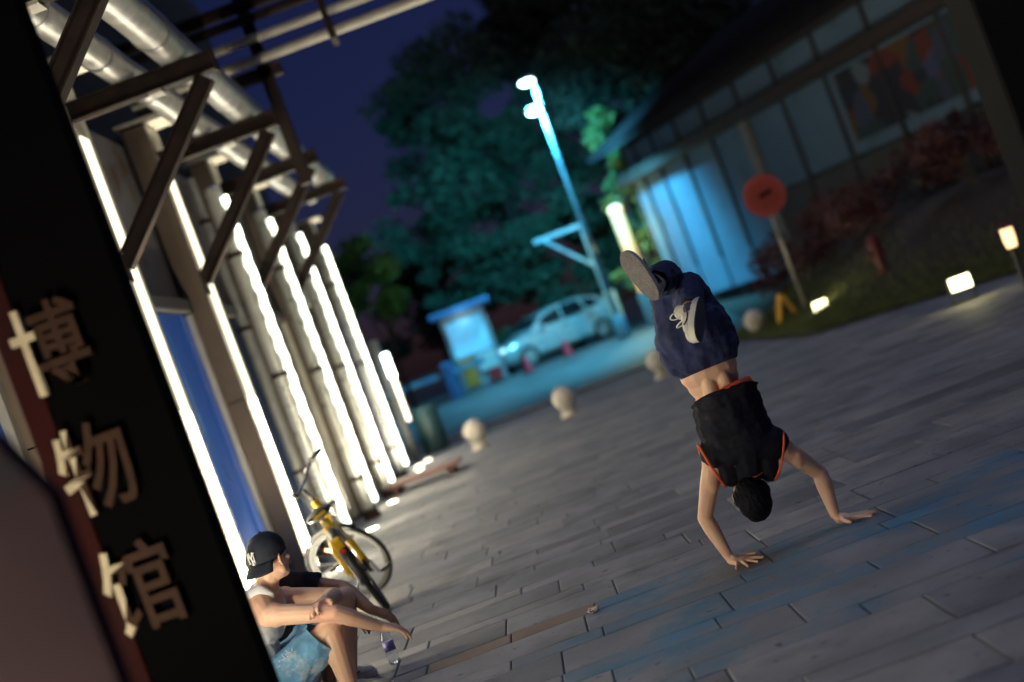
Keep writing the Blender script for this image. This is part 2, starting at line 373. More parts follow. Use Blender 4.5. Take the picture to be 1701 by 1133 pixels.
# overhead service pipes resting on the brackets
ALU = mat('wrapped_pipe', (0.55, 0.54, 0.53), 0.38, 0.55, var=0.25, vs=9, wave=('Y', 9.0, 0.35))
def pipe(x, r, label):
    z = 4.14 + r; t = thing('service_pipe', label, 'pipe', (x, 14, z), 'silver pipes along the facade')
    MB().tube([(x, 2.0 + q * 0.6, z + 0.006 * math.sin(q * 1.7)) for q in range(29)], r, 20).build('pipe_run', ALU, t, True)
    for q in range(12):
        yy = 3.1 + q * 1.325
        MB().tube([(x, yy - 0.025, z), (x, yy + 0.025, z)], r + 0.009, 20).build('seam_band', mat('band', (0.42, 0.42, 0.43), 0.35, 0.7), t, 'auto')
pipe(-1.98, 0.118, 'thinner silver wrapped pipe resting on the brackets nearer the facade')
pipe(-1.58, 0.14, 'thicker silver wrapped pipe resting on the outer ends of the brackets')

# corrugated upright ducts in the third and fourth bays
DUCT = mat('corrugated_duct', (0.62, 0.63, 0.60), 0.32, 0.5, var=0.15)
def duct(y, label, r=0.085):
    t = thing('corrugated_duct', label, 'duct', (XF + r + 0.02, y, 0), 'corrugated ducts on the facade')
    pr = []; z = 0.12
    while z < 3.95: pr += [(r, z), (r + 0.007, z + 0.02), (r, z + 0.04)]; z += 0.055
    MB().lathe(pr, (XF + r + 0.02, y, 0), 18).build('tube_run', DUCT, t, True)
    for zz in (0.5, 1.9, 3.2): MB().lathe([(r + 0.012, zz), (r + 0.012, zz + 0.05)], (XF + r + 0.02, y, 0), 18).build('clamp', STEEL, t)
    MB().lathe([(r + 0.02, 0), (r + 0.02, 0.1), (r + 0.005, 0.12)], (XF + r + 0.02, y, 0), 18).build('foot', STEEL, t, 'auto')
    MB().tube([(XF + 2 * r + 0.045, y - 0.03 + 0.028 * math.sin(q * 1.3) + 0.012 * math.sin(q * 0.37), 0.2 + q * 0.047) for q in range(78)], 0.024, 8).build('duct_highlight', mat('duct_highlight', (0.9, 0.9, 0.85), 0.4, emit=(0.95, 1.0, 0.80), es=6.0), t, True)  # glowing line added for the highlight on the corrugated metal
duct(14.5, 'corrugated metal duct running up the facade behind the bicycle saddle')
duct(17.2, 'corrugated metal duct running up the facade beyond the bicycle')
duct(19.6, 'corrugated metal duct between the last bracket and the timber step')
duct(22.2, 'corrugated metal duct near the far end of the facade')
def downpipe(y, label, r=0.055, z0=0.05, z1=4.2):
    t = thing('downpipe', label, 'pipe', (XB + r, y, 0), 'grey downpipes on the facade')
    MB().tube([(XB + r, y, z0), (XB + r, y, z1)], r, 14).build('pipe_run', mat('downpipe', (0.38, 0.38, 0.37), 0.4, 0.4), t, 'auto')
    for zz in (0.9, 2.5, 3.7): MB().tube([(XB + r, y, zz), (XB + r, y, zz + 0.04)], r + 0.01, 14).build('clamp', STEEL, t)
for yd in (14.95, 16.6, 19.3, 19.9, 21.7, 22.4, 24.6): downpipe(yd, 'grey round downpipe between two facade columns')
# small junction box with a lamp on the facade
jb = thing('meter_box', 'grey meter box with a round dial fixed high on the facade', 'box', W(524, 478, 20.0))
c = W(524, 478, 20.0); c.x = -2.52
MB().span((c.x - 0.1, c.y - 0.12, c.z - 0.22), (c.x + 0.06, c.y + 0.12, c.z + 0.24), 0.012).build('housing', mat('meter_box', (0.5, 0.5, 0.48), 0.5), jb)
MB().tube([(c.x, c.y - 0.119, c.z + 0.1), (c.x, c.y - 0.135, c.z + 0.1)], 0.062, 18).build('dial', mat('dial', (0.08, 0.08, 0.09), 0.2), jb)

# in-ground uplights, one to each column
WARMW = (1.0, 0.90, 0.66)
def uplight(y, power, label, x=XF + 0.26, aim_dx=-0.10):
    t = thing('ground_uplight', label, 'light', (x, y, 0), 'uplights along the facade')
    MB().lathe([(0.085, 0.0), (0.085, 0.012), (0.072, 0.016)], (x, y, 0), 20).build('rim', mat('brushed_steel', (0.45, 0.45, 0.45), 0.3, 0.9), t, 'auto')
    MB().lathe([(0.066, 0.0165), (0.066, 0.019)], (x, y, 0), 20).build('lens', mat('uplight_lens', (0.9, 0.9, 0.85), 0.3, emit=WARMW, es=14.0), t)
    lamp('uplight_beam', 'SPOT', (x, y, 0.03), power * 4, WARMW, t, 0.04, (XF + 0.02, y + 0.03, 4.3), 15, 1.0)
    lamp('uplight_spill', 'SPOT', (x, y, 0.05), power * 0.55, WARMW, t, 0.05, (x, y, 1.0), 170, 0.4)
for k in range(9): uplight(CY[k] + 0.2, 260, 'round in-ground uplight glowing at the foot of a facade column')

# strip lamp, bin at the far end of the facade
tl = thing('strip_lamp', 'bright vertical strip lamp on the last pillar of the facade', 'light', (-2.24, 25.3, 0))
MB().span((-2.40, 25.2, 0.0), (-2.26, 25.45, 2.3), 0.01).build('pillar', mat('dark_paint', (0.05, 0.055, 0.06), 0.5), tl)
MB().tube([(-2.2, 25.18, 0.74), (-2.2, 25.18, 1.55)], 0.035, 12).build('lower_tube', mat('tube_cream', (0.9, 0.85, 0.7), 0.4, emit=(1, 0.92, 0.7), es=2.2), tl)
MB().tube([(-2.2, 25.18, 1.56), (-2.2, 25.18, 2.0)], 0.06, 12).build('upper_tube', mat('tube_white', (0.9, 0.9, 0.9), 0.4, emit=(0.85, 1, 0.9), es=9), tl)
lamp('strip_light', 'POINT', (-2.05, 25.1, 1.6), 25, (0.9, 1, 0.85), tl, 0.2)
tb = thing('litter_bin', 'dark cylindrical litter bin at the end of the facade', 'bin', (-1.95, 25.8, 0))
MB().lathe([(0.2, 0), (0.24, 0.06), (0.25, 0.75), (0.235, 0.8)], (-1.95, 25.8, 0), 20).build('drum', mat('bin_green', (0.02, 0.06, 0.07), 0.5), tb, 'auto')
MB().lathe([(0.255, 0.805), (0.265, 0.83), (0.2, 0.88), (0.05, 0.9)], (-1.95, 25.8, 0), 20).build('lid', mat('bin_green', (0.02, 0.06, 0.07), 0.5), tb, 'auto')
for x, yy, wh in ((-2.06, 24.3, 'just before the strip lamp'), (-2.1, 22.7, 'standing forward of the last columns')):
    uplight(yy, 30, 'round uplight set in the paving ' + wh, x)
# low wooden platform by the far columns
wp = thing('timber_step', 'low reddish timber step of three boards beside the far columns', 'step', (-1.75, 20.3, 0))
for q in range(3):
    MB().span((-2.3, 19.3 + q * 0.33, 0.10), (-1.25, 19.6 + q * 0.33, 0.15), 0.006).build('board', mat('red_timber', (0.16, 0.06, 0.045), 0.6, var=0.4, vs=9), wp)
for x in (-2.2, -1.4): MB().span((x - 0.04, 19.32, 0.002), (x + 0.04, 20.25, 0.099)).build('bearer', mat('red_timber_dark', (0.07, 0.03, 0.025), 0.7), wp)

# pipe bridge crossing high over the street
pb = thing('pipe_bridge', 'steel pipe bridge with pale tubes crossing high over the street', 'pipe bridge', (-1.4, 14.0, 0))
for (z, yy, r, m) in ((5.1, 14.0, 0.045, BRACK), (4.9, 14.02, 0.05, BRACK), (5.33, 14.1, 0.05, STEEL), (5.5, 14.2, 0.07, STEEL)):
    MB().tube([(-2.7, yy, z), (9.0, yy, z)], r, 12).build('tube_run', m, pb, True)
MB().span((-1.42, 14.1, 3.6), (-1.30, 14.22, 5.75)).build('post', STEEL, pb)
MB().span((-2.7, 14.1, 4.72), (-1.2, 14.24, 4.84)).build('sill', STEEL, pb)
for x in (-0.6, 2.2, 5.0, 7.8): MB().span((x - 0.03, 13.93, 4.82), (x + 0.03, 14.3, 5.6)).build('hanger', STEEL, pb)

# ------------------------------------------------------------------ black sign post with three characters
SD = 4.6
sg = thing('sign_board', 'tall black museum sign board with three raised Chinese characters', 'sign', (-1.33, SD, 0))
MB().span((-1.475, SD, 0), (-1.118, SD + 0.13, 3.45), 0.004).build('panel', mat('sign_black', (0.0025, 0.0025, 0.003), 0.9, var=0.2, spec=0.03), sg)
MB().span((-1.565, SD - 0.004, 0), (-1.478, SD + 0.126, 3.45), 0.004).build('edge_panel', mat('sign_red', (0.03, 0.006, 0.006), 0.8, var=0.25, spec=0.1), sg)
LETTER_SHADED = mat('letter_face_shaded', (0.05, 0.026, 0.018), 0.7, var=0.3, vs=20, spec=0.08)  # darker copy, shade put into the letter colour
LETTER_LIT = mat('letter_face_lit', (0.60, 0.50, 0.34), 0.6, var=0.2, vs=20, spec=0.2)  # paler copy, side light put into the colour of the left strokes
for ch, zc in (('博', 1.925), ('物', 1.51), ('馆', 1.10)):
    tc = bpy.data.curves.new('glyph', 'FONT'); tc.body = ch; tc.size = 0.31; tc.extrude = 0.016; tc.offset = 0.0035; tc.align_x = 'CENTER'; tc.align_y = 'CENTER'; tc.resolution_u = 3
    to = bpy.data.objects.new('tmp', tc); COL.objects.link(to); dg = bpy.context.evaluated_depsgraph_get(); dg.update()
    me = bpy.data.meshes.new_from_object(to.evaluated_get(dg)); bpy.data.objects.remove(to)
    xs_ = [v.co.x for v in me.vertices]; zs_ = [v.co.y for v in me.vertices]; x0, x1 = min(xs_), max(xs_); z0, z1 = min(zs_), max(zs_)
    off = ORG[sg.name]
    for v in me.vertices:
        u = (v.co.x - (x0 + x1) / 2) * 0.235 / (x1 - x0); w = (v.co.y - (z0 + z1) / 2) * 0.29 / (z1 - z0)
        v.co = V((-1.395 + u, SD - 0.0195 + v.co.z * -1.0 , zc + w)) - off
    me.materials.clear(); me.materials.append(LETTER_SHADED); me.materials.append(LETTER_LIT)
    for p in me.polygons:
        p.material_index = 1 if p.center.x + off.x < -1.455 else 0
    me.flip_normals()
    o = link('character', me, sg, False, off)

# pale stele in front of it
st = MB(); sd = 2.8
st.prism([(-1.8, 0), (-0.943, 0), (-0.943, 1.457), (-1.01, 1.60), (-1.22, 1.83), (-1.8, 1.94)], (0, 0.05, 0), (0, sd, 0))
sto = st.build('stone_stele', mat('pink_stone', (0.05, 0.031, 0.04), 0.85, var=0.25, vs=3, bump=0.2, stain=((0.022, 0.03, 0.045), 1.6, 0.52, 0.14), spec=0.1))
tag(sto, 'pale pink stone slab with a slanted top in front of the black sign', 'stone slab')
bvm = sto.modifiers.new('b', 'BEVEL'); bvm.width = 0.02; bvm.segments = 2

# ------------------------------------------------------------------ stone ball bollards
STONE = mat('granite', (0.58, 0.54, 0.47), 0.75, var=0.2, vs=14, bump=0.3, bs=80)
def bollard(x, y, label):
    t = thing('stone_bollard', label, 'bollard', (x, y, 0), 'stone ball bollards across the plaza')
    MB().lathe([(0.15, -0.005), (0.15, 0.03), (0.125, 0.05), (0.105, 0.11), (0.12, 0.13)], (x, y, 0), 20).build('base', STONE, t, 'auto')
    MB().ell((x, y, 0.30), (0.19, 0.19, 0.19), None, 26, 16).build('ball', STONE, t, True)
bollard(-1.04, 22.4, 'stone ball bollard between the facade and the gate booth')
bollard(0.45, 22.4, 'stone ball bollard in front of the white car')
bollard(2.12, 23.2, 'stone ball bollard half hidden behind the handstanding dancer')
bollard(4.02, 24.4, 'stone ball bollard beside the yellow folding board')

# ------------------------------------------------------------------ bank, grass, shrubs on the right
def bank_z(x, y):
    t = min(1, max(0, (x - edge_x(y)) / 3.4)); return 1.25 * t * t * (3 - 2 * t) + 0.06 * mnoise.noise(V((x * .8, y * .8, 3))) * t
def edge_x(y):
    pts = [(12, 10.5), (15, 8.4), (18, 5.95), (20.2, 3.95), (26, 3.75), (28, 4.2), (29, 5.0)]
    if y <= pts[0][0]: return pts[0][1]
    for (y0, x0), (y1, x1) in zip(pts, pts[1:]):
        if y <= y1: return x0 + (x1 - x0) * (y - y0) / (y1 - y0)
    return pts[-1][1]
bk = MB(); ny, nx = 40, 26
for i in range(ny + 1):
    yy = 12 + i * (27 - 0) / ny
    for j in range(nx + 1):
        x = edge_x(yy) + j / nx * 12.0
        bk.v.append(V((x, yy, max(bank_z(x, yy) + 0.035, gz(yy) + 0.0))))
for i in range(ny):
    for j in range(nx): a = i * (nx + 1) + j; bk.f.append((a, a + 1, a + nx + 2, a + nx + 1))
bk.m = [0] * len(bk.f)
struct(bk.build('planted_bank', mat('soil', (0.026, 0.018, 0.015), 0.95, var=0.4, vs=2, bump=0.6, bs=20), smooth=True))
def blades(area, n, h, name, label, m):
    b = MB(); rnd = random.Random(3)
    for _ in range(n):
        x, yy = area(rnd); z = max(bank_z(x, yy) + 0.03, 0.0); a = rnd.random() * 6.28; hh = h * rnd.uniform(0.5, 1.2); w = 0.006
        d = V((math.cos(a), math.sin(a), 0)); l = V((-d.y, d.x, 0)) * rnd.uniform(-1, 1) * hh * 0.6
        p = V((x, yy, z)); b.add([p - d * w, p + d * w, p + l + V((0, 0, hh))], [(0, 1, 2)])
    o = b.build(name, m, None, False, False); return tag(o, label, 'grass', None, 'stuff')
def grass_area(rnd):
    yy = rnd.uniform(15.5, 27); return edge_x(yy) + abs(rnd.gauss(0, 0.75)) + 0.02, yy
blades(grass_area, 26000, 0.11, 'lawn_grass', 'short mown grass along the edge of the bank', mat('grass', (0.075, 0.10, 0.025), 0.7, var=0.4, vs=4))

def leaf_mesh(clumps, per, size, rnd, flat=0.0):
    vs = []; fs = []
    for (c, r) in clumps:
        for _ in range(per):
            u = V((rnd.gauss(0, 1), rnd.gauss(0, 1), rnd.gauss(0, 1))).normalized() * (rnd.random() ** 0.45); p = V(c) + V((u.x * r[0], u.y * r[1], u.z * r[2]))
            a = V((rnd.gauss(0, 1), rnd.gauss(0, 1), rnd.gauss(0, 1) * 0.6)).normalized(); b = a.cross(V((rnd.gauss(0, 1), rnd.gauss(0, 1), rnd.gauss(0, 1)))).normalized()
            s = size * rnd.uniform(0.55, 1.3); i = len(vs)
            vs += [p - a * s, p + b * s * 0.42, p + a * s, p - b * s * 0.42]; fs.append((i, i + 1, i + 2, i + 3))
    m = MB(); m.v = vs; m.f = fs; m.m = [0] * len(fs); return m
def tree(name, label, base, h, clumps_fn, trunk_r, per, leaf, m, seed, group=None, limbs=6):
    rnd = random.Random(seed); base = V(base); t = thing(name, label, 'tree', base, group); cl_ = clumps_fn(rnd)
    top = base + V((0, 0, h)); tr = MB(); pts = [base + V((0, 0, -0.1))]
    for i in range(1, 6): pts.append(base.lerp(top, i / 5) + V((rnd.uniform(-.12, .12), rnd.uniform(-.12, .12), 0)) * trunk_r * 6)
    tr.tube(pts, [trunk_r * (1.15 - 0.85 * i / 5) for i in range(6)], 9)
    tro = tr.build('trunk', mat('bark', (0.045, 0.035, 0.03), 0.9, var=0.4, vs=9, bump=0.6, bs=25), t, True)
    for i in range(limbs):
        c, r = cl_[i * len(cl_) // limbs]; st_ = base.lerp(top, rnd.uniform(0.45, 0.85)); mid = st_.lerp(V(c), 0.5) + V((0, 0, 0.2))
        MB().tube([st_, mid, V(c)], [trunk_r * 0.45, trunk_r * 0.3, trunk_r * 0.12], 6).build('limb', MATS['bark'], tro, True)
    leaf_mesh(cl_, per, leaf, rnd).build('crown', m, t, False, False)
    return t
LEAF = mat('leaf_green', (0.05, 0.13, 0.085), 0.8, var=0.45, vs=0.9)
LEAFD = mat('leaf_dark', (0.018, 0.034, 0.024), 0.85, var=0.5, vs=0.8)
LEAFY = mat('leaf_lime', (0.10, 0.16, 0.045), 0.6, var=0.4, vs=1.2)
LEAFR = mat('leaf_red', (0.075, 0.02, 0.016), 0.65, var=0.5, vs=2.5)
def big_crown(c, rx, ry, rz, n, rmin, rmax, low=0.0):
    def fn(rnd):
        out = []
        while len(out) < n:
            u = V((rnd.uniform(-1, 1), rnd.uniform(-1, 1), rnd.uniform(-1, 1)))
            if u.length > 1 or u.length < 0.35: continue
            s = rnd.uniform(rmin, rmax); out.append((V(c) + V((u.x * rx, u.y * ry, u.z * rz)), (s, s, s * 0.62)))
        return out
    return fn
def at(px, py, d): return W(px, py, d)
cA = at(815, 300, 52)
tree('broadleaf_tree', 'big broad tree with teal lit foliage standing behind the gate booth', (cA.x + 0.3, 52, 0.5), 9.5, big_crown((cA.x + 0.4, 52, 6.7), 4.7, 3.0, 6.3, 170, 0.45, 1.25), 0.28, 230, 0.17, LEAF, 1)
cB = at(930, 60, 44)
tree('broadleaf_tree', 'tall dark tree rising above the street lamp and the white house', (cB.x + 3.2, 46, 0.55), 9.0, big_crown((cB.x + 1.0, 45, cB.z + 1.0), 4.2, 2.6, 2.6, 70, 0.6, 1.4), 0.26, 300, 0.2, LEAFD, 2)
cC = at(1010, 255, 40)
def lime(rnd):
    return [(V((cC.x + rnd.uniform(-.8, .8) * (1.15 - q / 44), 40 + rnd.uniform(-.5, .5), 1.7 + q * 0.125)), (0.30, 0.3, 0.2)) for q in range(40)]
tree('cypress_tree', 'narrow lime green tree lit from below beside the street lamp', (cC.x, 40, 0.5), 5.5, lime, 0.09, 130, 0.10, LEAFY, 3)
cD = at(606, 470, 31)
tree('small_tree', 'small bright green tree at the end of the long facade', (cD.x + 0.1, 31, 0.0), 3.2, big_crown((cD.x, 31, cD.z), 0.75, 0.7, 0.95, 22, 0.25, 0.5), 0.06, 260, 0.09, mat('leaf_bright', (0.06, 0.22, 0.05), 0.6, var=0.4, vs=2), 4)
cE = at(700, 420, 60)
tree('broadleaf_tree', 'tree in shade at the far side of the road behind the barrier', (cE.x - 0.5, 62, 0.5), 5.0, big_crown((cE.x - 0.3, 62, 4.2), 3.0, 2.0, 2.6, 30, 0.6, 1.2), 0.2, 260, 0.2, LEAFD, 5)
cF = at(1140, 20, 30)
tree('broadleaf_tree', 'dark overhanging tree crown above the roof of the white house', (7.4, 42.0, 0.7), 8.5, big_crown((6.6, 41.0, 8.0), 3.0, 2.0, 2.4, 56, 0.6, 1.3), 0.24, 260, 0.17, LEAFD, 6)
def shrub(x, y, r, h, seed, label):
    rnd = random.Random(seed); z = bank_z(x, y); t = thing('red_shrub', label, 'shrub', (x, y, z), 'red leaved shrubs on the bank')
    cl_ = [(V((x + rnd.uniform(-r, r) * .8, y + rnd.uniform(-r, r) * .7, z + h * rnd.uniform(0.35, 0.85))), (r * .5, r * .5, h * .3)) for _ in range(7)]
    leaf_mesh(cl_, 150, 0.055, rnd).build('foliage', LEAFR, t, False, False)
    for q in range(4): MB().tube([(x, y, z - 0.03), V(cl_[q][0])], [0.02, 0.008], 5).build('stem', MATS['bark'], t)
for q, (x, yy) in enumerate(((5.2, 24.8), (6.1, 24.0), (6.9, 22.6), (5.9, 22.2), (7.6, 21.4), (7.0, 20.2), (8.3, 20.0), (8.6, 18.4), (9.4, 17.6), (6.2, 26.2), (5.1, 27.0))):
    shrub(x, yy, 0.62, 1.0, 20 + q, 'low red leaved shrub growing on the dark bank')

# ------------------------------------------------------------------ white timber-framed house on the right
HW = thing('timber_house', 'white walled house with dark timber posts and dark eaves above the bank', 'house', (7.0, 30.0, 0.6))
WD = V((2.55, -7.2, 0)).normalized(); WNm = V((-WD.y, WD.x, 0)) * -1.0
if WNm.x > 0: WNm = -WNm
W0 = V((7.67, 30.0, 0))
WHITE = mat('white_render_blue_cast', (0.10, 0.17, 0.25), 0.85, var=0.12, vs=1.5, bump=0.1, stain=((0.07, 0.12, 0.17), 1.1, 0.55, 0.15))  # blue of the night light put into the wall colour
TIMB = mat('dark_timber', (0.035, 0.025, 0.022), 0.7, var=0.3, vs=6)
GREYW = mat('grey_plinth', (0.06, 0.06, 0.065), 0.85, var=0.2, vs=1.5, bump=0.2)
def s_of(a):                                     # wall position seen at sideways angle a
    k = a / F; return (k * W0.y - W0.x) / (WD.x - k * WD.y)
def wbox(s0, s1, z0, z1, d0, d1, name, m, parent=HW, ch=0.0):
    b = MB(); c = W0 + WD * ((s0 + s1) / 2) + WNm * ((d0 + d1) / 2) + V((0, 0, (z0 + z1) / 2))
    b.box(c, (abs(s1 - s0), abs(d1 - d0), z1 - z0), Matrix((WD, WNm, V((0, 0, 1)))).transposed(), ch)
    return b.build(name, m, parent)
sA, sE = s_of(280), s_of(1010)
wbox(sA, sE, -0.3, 5.6, -3.5, -0.2, 'wall_core', DARKW)
posts = [s_of(a) for a in (280, 301, 333, 377, 428)] + [s_of(490), s_of(560), s_of(640), s_of(735), s_of(850), sE]
for i in range(len(posts) - 1):
    a, b = posts[i] + 0.05, posts[i + 1] - 0.05; zlow = 0.75 if i < 5 else 2.5
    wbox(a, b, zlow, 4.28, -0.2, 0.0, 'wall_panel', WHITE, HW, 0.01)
    if i >= 5: wbox(a, b, 0.2, 2.45, -0.2, 0.03, 'plinth', GREYW, HW, 0.01)
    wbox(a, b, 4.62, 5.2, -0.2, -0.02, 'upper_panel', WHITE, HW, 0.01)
for i, s in enumerate(posts):
    if i == 5: wbox(s - 0.17, s + 0.17, 0.4, 4.28, -0.2, 0.12, 'pillar', mat('grey_pillar', (0.22, 0.21, 0.20), 0.8), HW, 0.015)
    else: wbox(s - 0.055, s + 0.055, 1.55 if i < 5 else 2.4, 4.28, -0.2, 0.05, 'timber_post', TIMB, HW, 0.008)
    wbox(s - 0.05, s + 0.05, 4.6, 5.2, -0.2, 0.03, 'upper_post', TIMB, HW, 0.008)
wbox(sA - 0.3, sE, 4.28, 4.6, -0.2, 0.35, 'eave_beam', TIMB, HW, 0.02)
rf = MB(); p0 = W0 + WD * (sA - 0.25); p1 = W0 + WD * sE
rf.add([p0 + WNm * 0.9 + V((0, 0, 5.15)), p1 + WNm * 0.9 + V((0, 0, 5.15)), p1 - WNm * 3.4 + V((0, 0, 7.2)), p0 - WNm * 3.4 + V((0, 0, 7.2)),
        p0 + WNm * 0.9 + V((0, 0, 5.27)), p1 + WNm * 0.9 + V((0, 0, 5.27)), p1 - WNm * 3.4 + V((0, 0, 7.33)), p0 - WNm * 3.4 + V((0, 0, 7.33))],
       [(0, 1, 2, 3), (4, 7, 6, 5), (0, 4, 5, 1), (1, 5, 6, 2), (2, 6, 7, 3), (3, 7, 4, 0)])
ro_ = rf.build('roof', mat('roof_tile', (0.014, 0.013, 0.015), 0.9, var=0.3, vs=4, spec=0.1), HW)
L_ = (p1 - p0).length; q = 0.0
while q < L_:                                    # tile rolls down the slope
    a = p0 + WD * q + WNm * 0.92 + V((0, 0, 5.28)); b = p0 + WD * q - WNm * 3.4 + V((0, 0, 7.345))
    MB().tube([a, b], 0.05, 6).build('tile_roll', MATS['roof_tile'], ro_, True); q += 0.42
# painted mural along the right bays
mm = bpy.data.materials.new('mural'); mm.use_nodes = True; nt = mm.node_tree; pbs = nt.nodes['Principled BSDF']; pbs.inputs['Roughness'].default_value = 0.8
ge = nt.nodes.new('ShaderNodeNewGeometry'); vo = nt.nodes.new('ShaderNodeTexVoronoi'); vo.inputs['Scale'].default_value = 1.9
nz = nt.nodes.new('ShaderNodeTexNoise'); nz.inputs['Scale'].default_value = 1.4; nz.inputs['Detail'].default_value = 3
va = nt.nodes.new('ShaderNodeVectorMath'); va.operation = 'ADD'
nt.links.new(ge.outputs['Position'], nz.inputs['Vector']); nt.links.new(ge.outputs['Position'], va.inputs[0]); nt.links.new(nz.outputs[1], va.inputs[1]); nt.links.new(va.outputs[0], vo.inputs['Vector'])
cr = nt.nodes.new('ShaderNodeValToRGB'); cr.color_ramp.interpolation = 'CONSTANT'; e = cr.color_ramp.elements
e[0].position = 0; e[0].color = (0.014, 0.017, 0.03, 1); e[1].position = 0.42; e[1].color = (0.022, 0.045, 0.05, 1)
for ps, cc in ((0.58, (0.11, 0.02, 0.016, 1)), (0.66, (0.04, 0.05, 0.10, 1)), (0.78, (0.10, 0.13, 0.16, 1)), (0.86, (0.09, 0.05, 0.016, 1)), (0.92, (0.06, 0.07, 0.16, 1))):
    x = e.new(ps); x.color = cc
sep = nt.nodes.new('ShaderNodeSeparateColor'); nt.links.new(vo.outputs['Color'], sep.inputs[0]); nt.links.new(sep.outputs[0], cr.inputs[0]); nt.links.new(cr.outputs[0], pbs.inputs['Base Color'])
wbox(s_of(655), s_of(905), 2.75, 4.2, 0.004, 0.03, 'mural_panel', mm)
# warm uplight grazing the wall
def wall_light(a, power, label, z, d=0.5):
    p = W0 + WD * s_of(a) + WNm * d; t = thing('wall_uplight', label, 'light', (p.x, p.y, z))
    MB().lathe([(0.09, 0), (0.1, 0.12), (0.08, 0.16)], (p.x, p.y, z), 16).build('can', mat('dark_paint', (0.05, 0.055, 0.06), 0.5), t, 'auto')
    MB().lathe([(0.07, 0.162), (0.07, 0.166)], (p.x, p.y, z), 16).build('lens', MATS['uplight_lens'], t)
    lamp('wall_beam', 'SPOT', (p.x, p.y, z + 0.2), power, (1, 0.72, 0.36), t, 0.05, V((p.x, p.y, z + 3)) - WNm * 0.6, 42, 0.6)
wall_light(357, 60, 'small warm spotlight grazing the white wall between timber posts', bank_z(5.0, 36))
# glowing lantern column by the corner of the house
lp = W(1052, 430, 38.0); lt = thing('lantern_column', 'tall cream glowing lantern column beside the street lamp', 'light', (lp.x, 38, 0.5))
MB().lathe([(0.24, 0), (0.24, 0.9), (0.2, 0.95)], (lp.x, 38, 0.5), 18).build('plinth', mat('grey_pillar', (0.4, 0.38, 0.36), 0.8), lt, 'auto')
MB().lathe([(0.17, 0.952), (0.17, 3.2)], (lp.x, 38, 0.5), 18).build('diffuser', mat('lantern_cream', (0.8, 0.6, 0.3), 0.5, emit=(1, 0.66, 0.25), es=0.75), lt, True)
MB().lathe([(0.19, 3.202), (0.2, 3.25), (0.12, 3.36)], (lp.x, 38, 0.5), 18).build('cap', mat('lantern_cap', (0.9, 0.85, 0.6), 0.4, emit=(1, 0.9, 0.5), es=1.6), lt, 'auto')

lamp('lantern_light', 'POINT', (lp.x - 0.15, 38.9, 3.0), 80, (0.85, 1.0, 0.45), lt, 0.15)

# ------------------------------------------------------------------ street lamp, height bar, booth, barrier
CYAN = (0.09, 0.66, 1.0)
lx, ly = 2.75, 36.5; sla = thing('street_lamp', 'tall tapering street lamp with two cyan white heads', 'street lamp', (lx, ly, gz(ly)))
PB = mat('lamp_blue_paint', (0.20, 0.32, 0.38), 0.45, 0.3)
ztop = 7.55
MB().tube([(lx, ly, gz(ly)), (lx, ly, 3.5), (lx + 0.02, ly, 6.6), (lx + 0.1, ly, ztop)], [0.08, 0.065, 0.05, 0.04], 12).build('pole', PB, sla, True)
MB().lathe([(0.18, 0), (0.17, 0.5), (0.11, 0.6)], (lx, ly, gz(ly)), 14).build('base', PB, sla, 'auto')
for (hz, dx) in ((7.55, 0.10), (6.78, 0.03)):
    hd = MB().ell((lx + dx - 0.16, ly - 0.1, hz), (0.26, 0.15, 0.09)).build('head', PB, sla, True)
    MB().ell((lx + dx - 0.18, ly - 0.12, hz - 0.045), (0.2, 0.13, 0.10)).build('lamp_glass', mat('lamp_glass', (0.8, 0.95, 1), 0.3, emit=(0.62, 0.95, 1.0), es=16), hd, True)
    lamp('street_light', 'SPOT', (lx + dx - 0.2, ly - 0.25, hz - 0.2), 2400, CYAN, sla, 0.2, (lx + dx - 1.8, ly + 4.2, 0.5), 156, 0.5)
bx = W(985, 440, 40); gy = 40.0; gx = 2.95
gp = thing('height_bar', 'cyan lit height bar of square tube on a concrete post', 'barrier', (gx, gy, 0.52))
MB().box((gx + 0.07, gy, 1.15), (0.34, 0.34, 1.26), None, 0.03).build('post_sleeve', mat('concrete', (0.42, 0.40, 0.33), 0.85, bump=0.3), gp)
MB().span((gx - 0.06, gy - 0.06, 1.5), (gx + 0.06, gy + 0.06, 3.84), 0.008).build('upright', PB, gp)
MB().span((gx - 1.42, gy - 0.055, 3.74), (gx + 0.055, gy + 0.055, 3.852), 0.008).build('arm', PB, gp)
MB().bar((gx - 1.1, gy, 3.72), (gx - 0.05, gy, 2.62), 0.07, 0.07, (0, 1, 0)).build('stay', PB, gp)

byy = 38.0; b0, b1, zb = -1.66, -0.42, 0.52
bt = thing('gate_booth', 'small gate booth with a lit cyan window and flat blue roof', 'booth', ((b0 + b1) / 2, byy, zb))
BODY = mat('booth_white', (0.28, 0.29, 0.30), 0.5, var=0.15, vs=3)
MB().span((b0, byy, zb), (b1, byy + 1.3, zb + 0.95), 0.015).build('lower_body', BODY, bt)
for x in (b0 + 0.05, b1 - 0.05):
    for yy in (byy + 0.05, byy + 1.25): MB().span((x - 0.05, yy - 0.05, zb + 0.952), (x + 0.05, yy + 0.05, zb + 2.12)).build('corner_post', BODY, bt)
MB().span((b0, byy + 1.2, zb + 0.955), (b1, byy + 1.29, zb + 2.1)).build('rear_wall', BODY, bt)
MB().span((b0 + 0.11, byy + 0.02, zb + 0.96), (b1 - 0.11, byy + 0.05, zb + 1.92)).build('window', mat('booth_window', (0.2, 0.5, 0.6), 0.2, emit=(0.06, 0.42, 0.80), es=0.5, var=0.35, vs=2), bt)
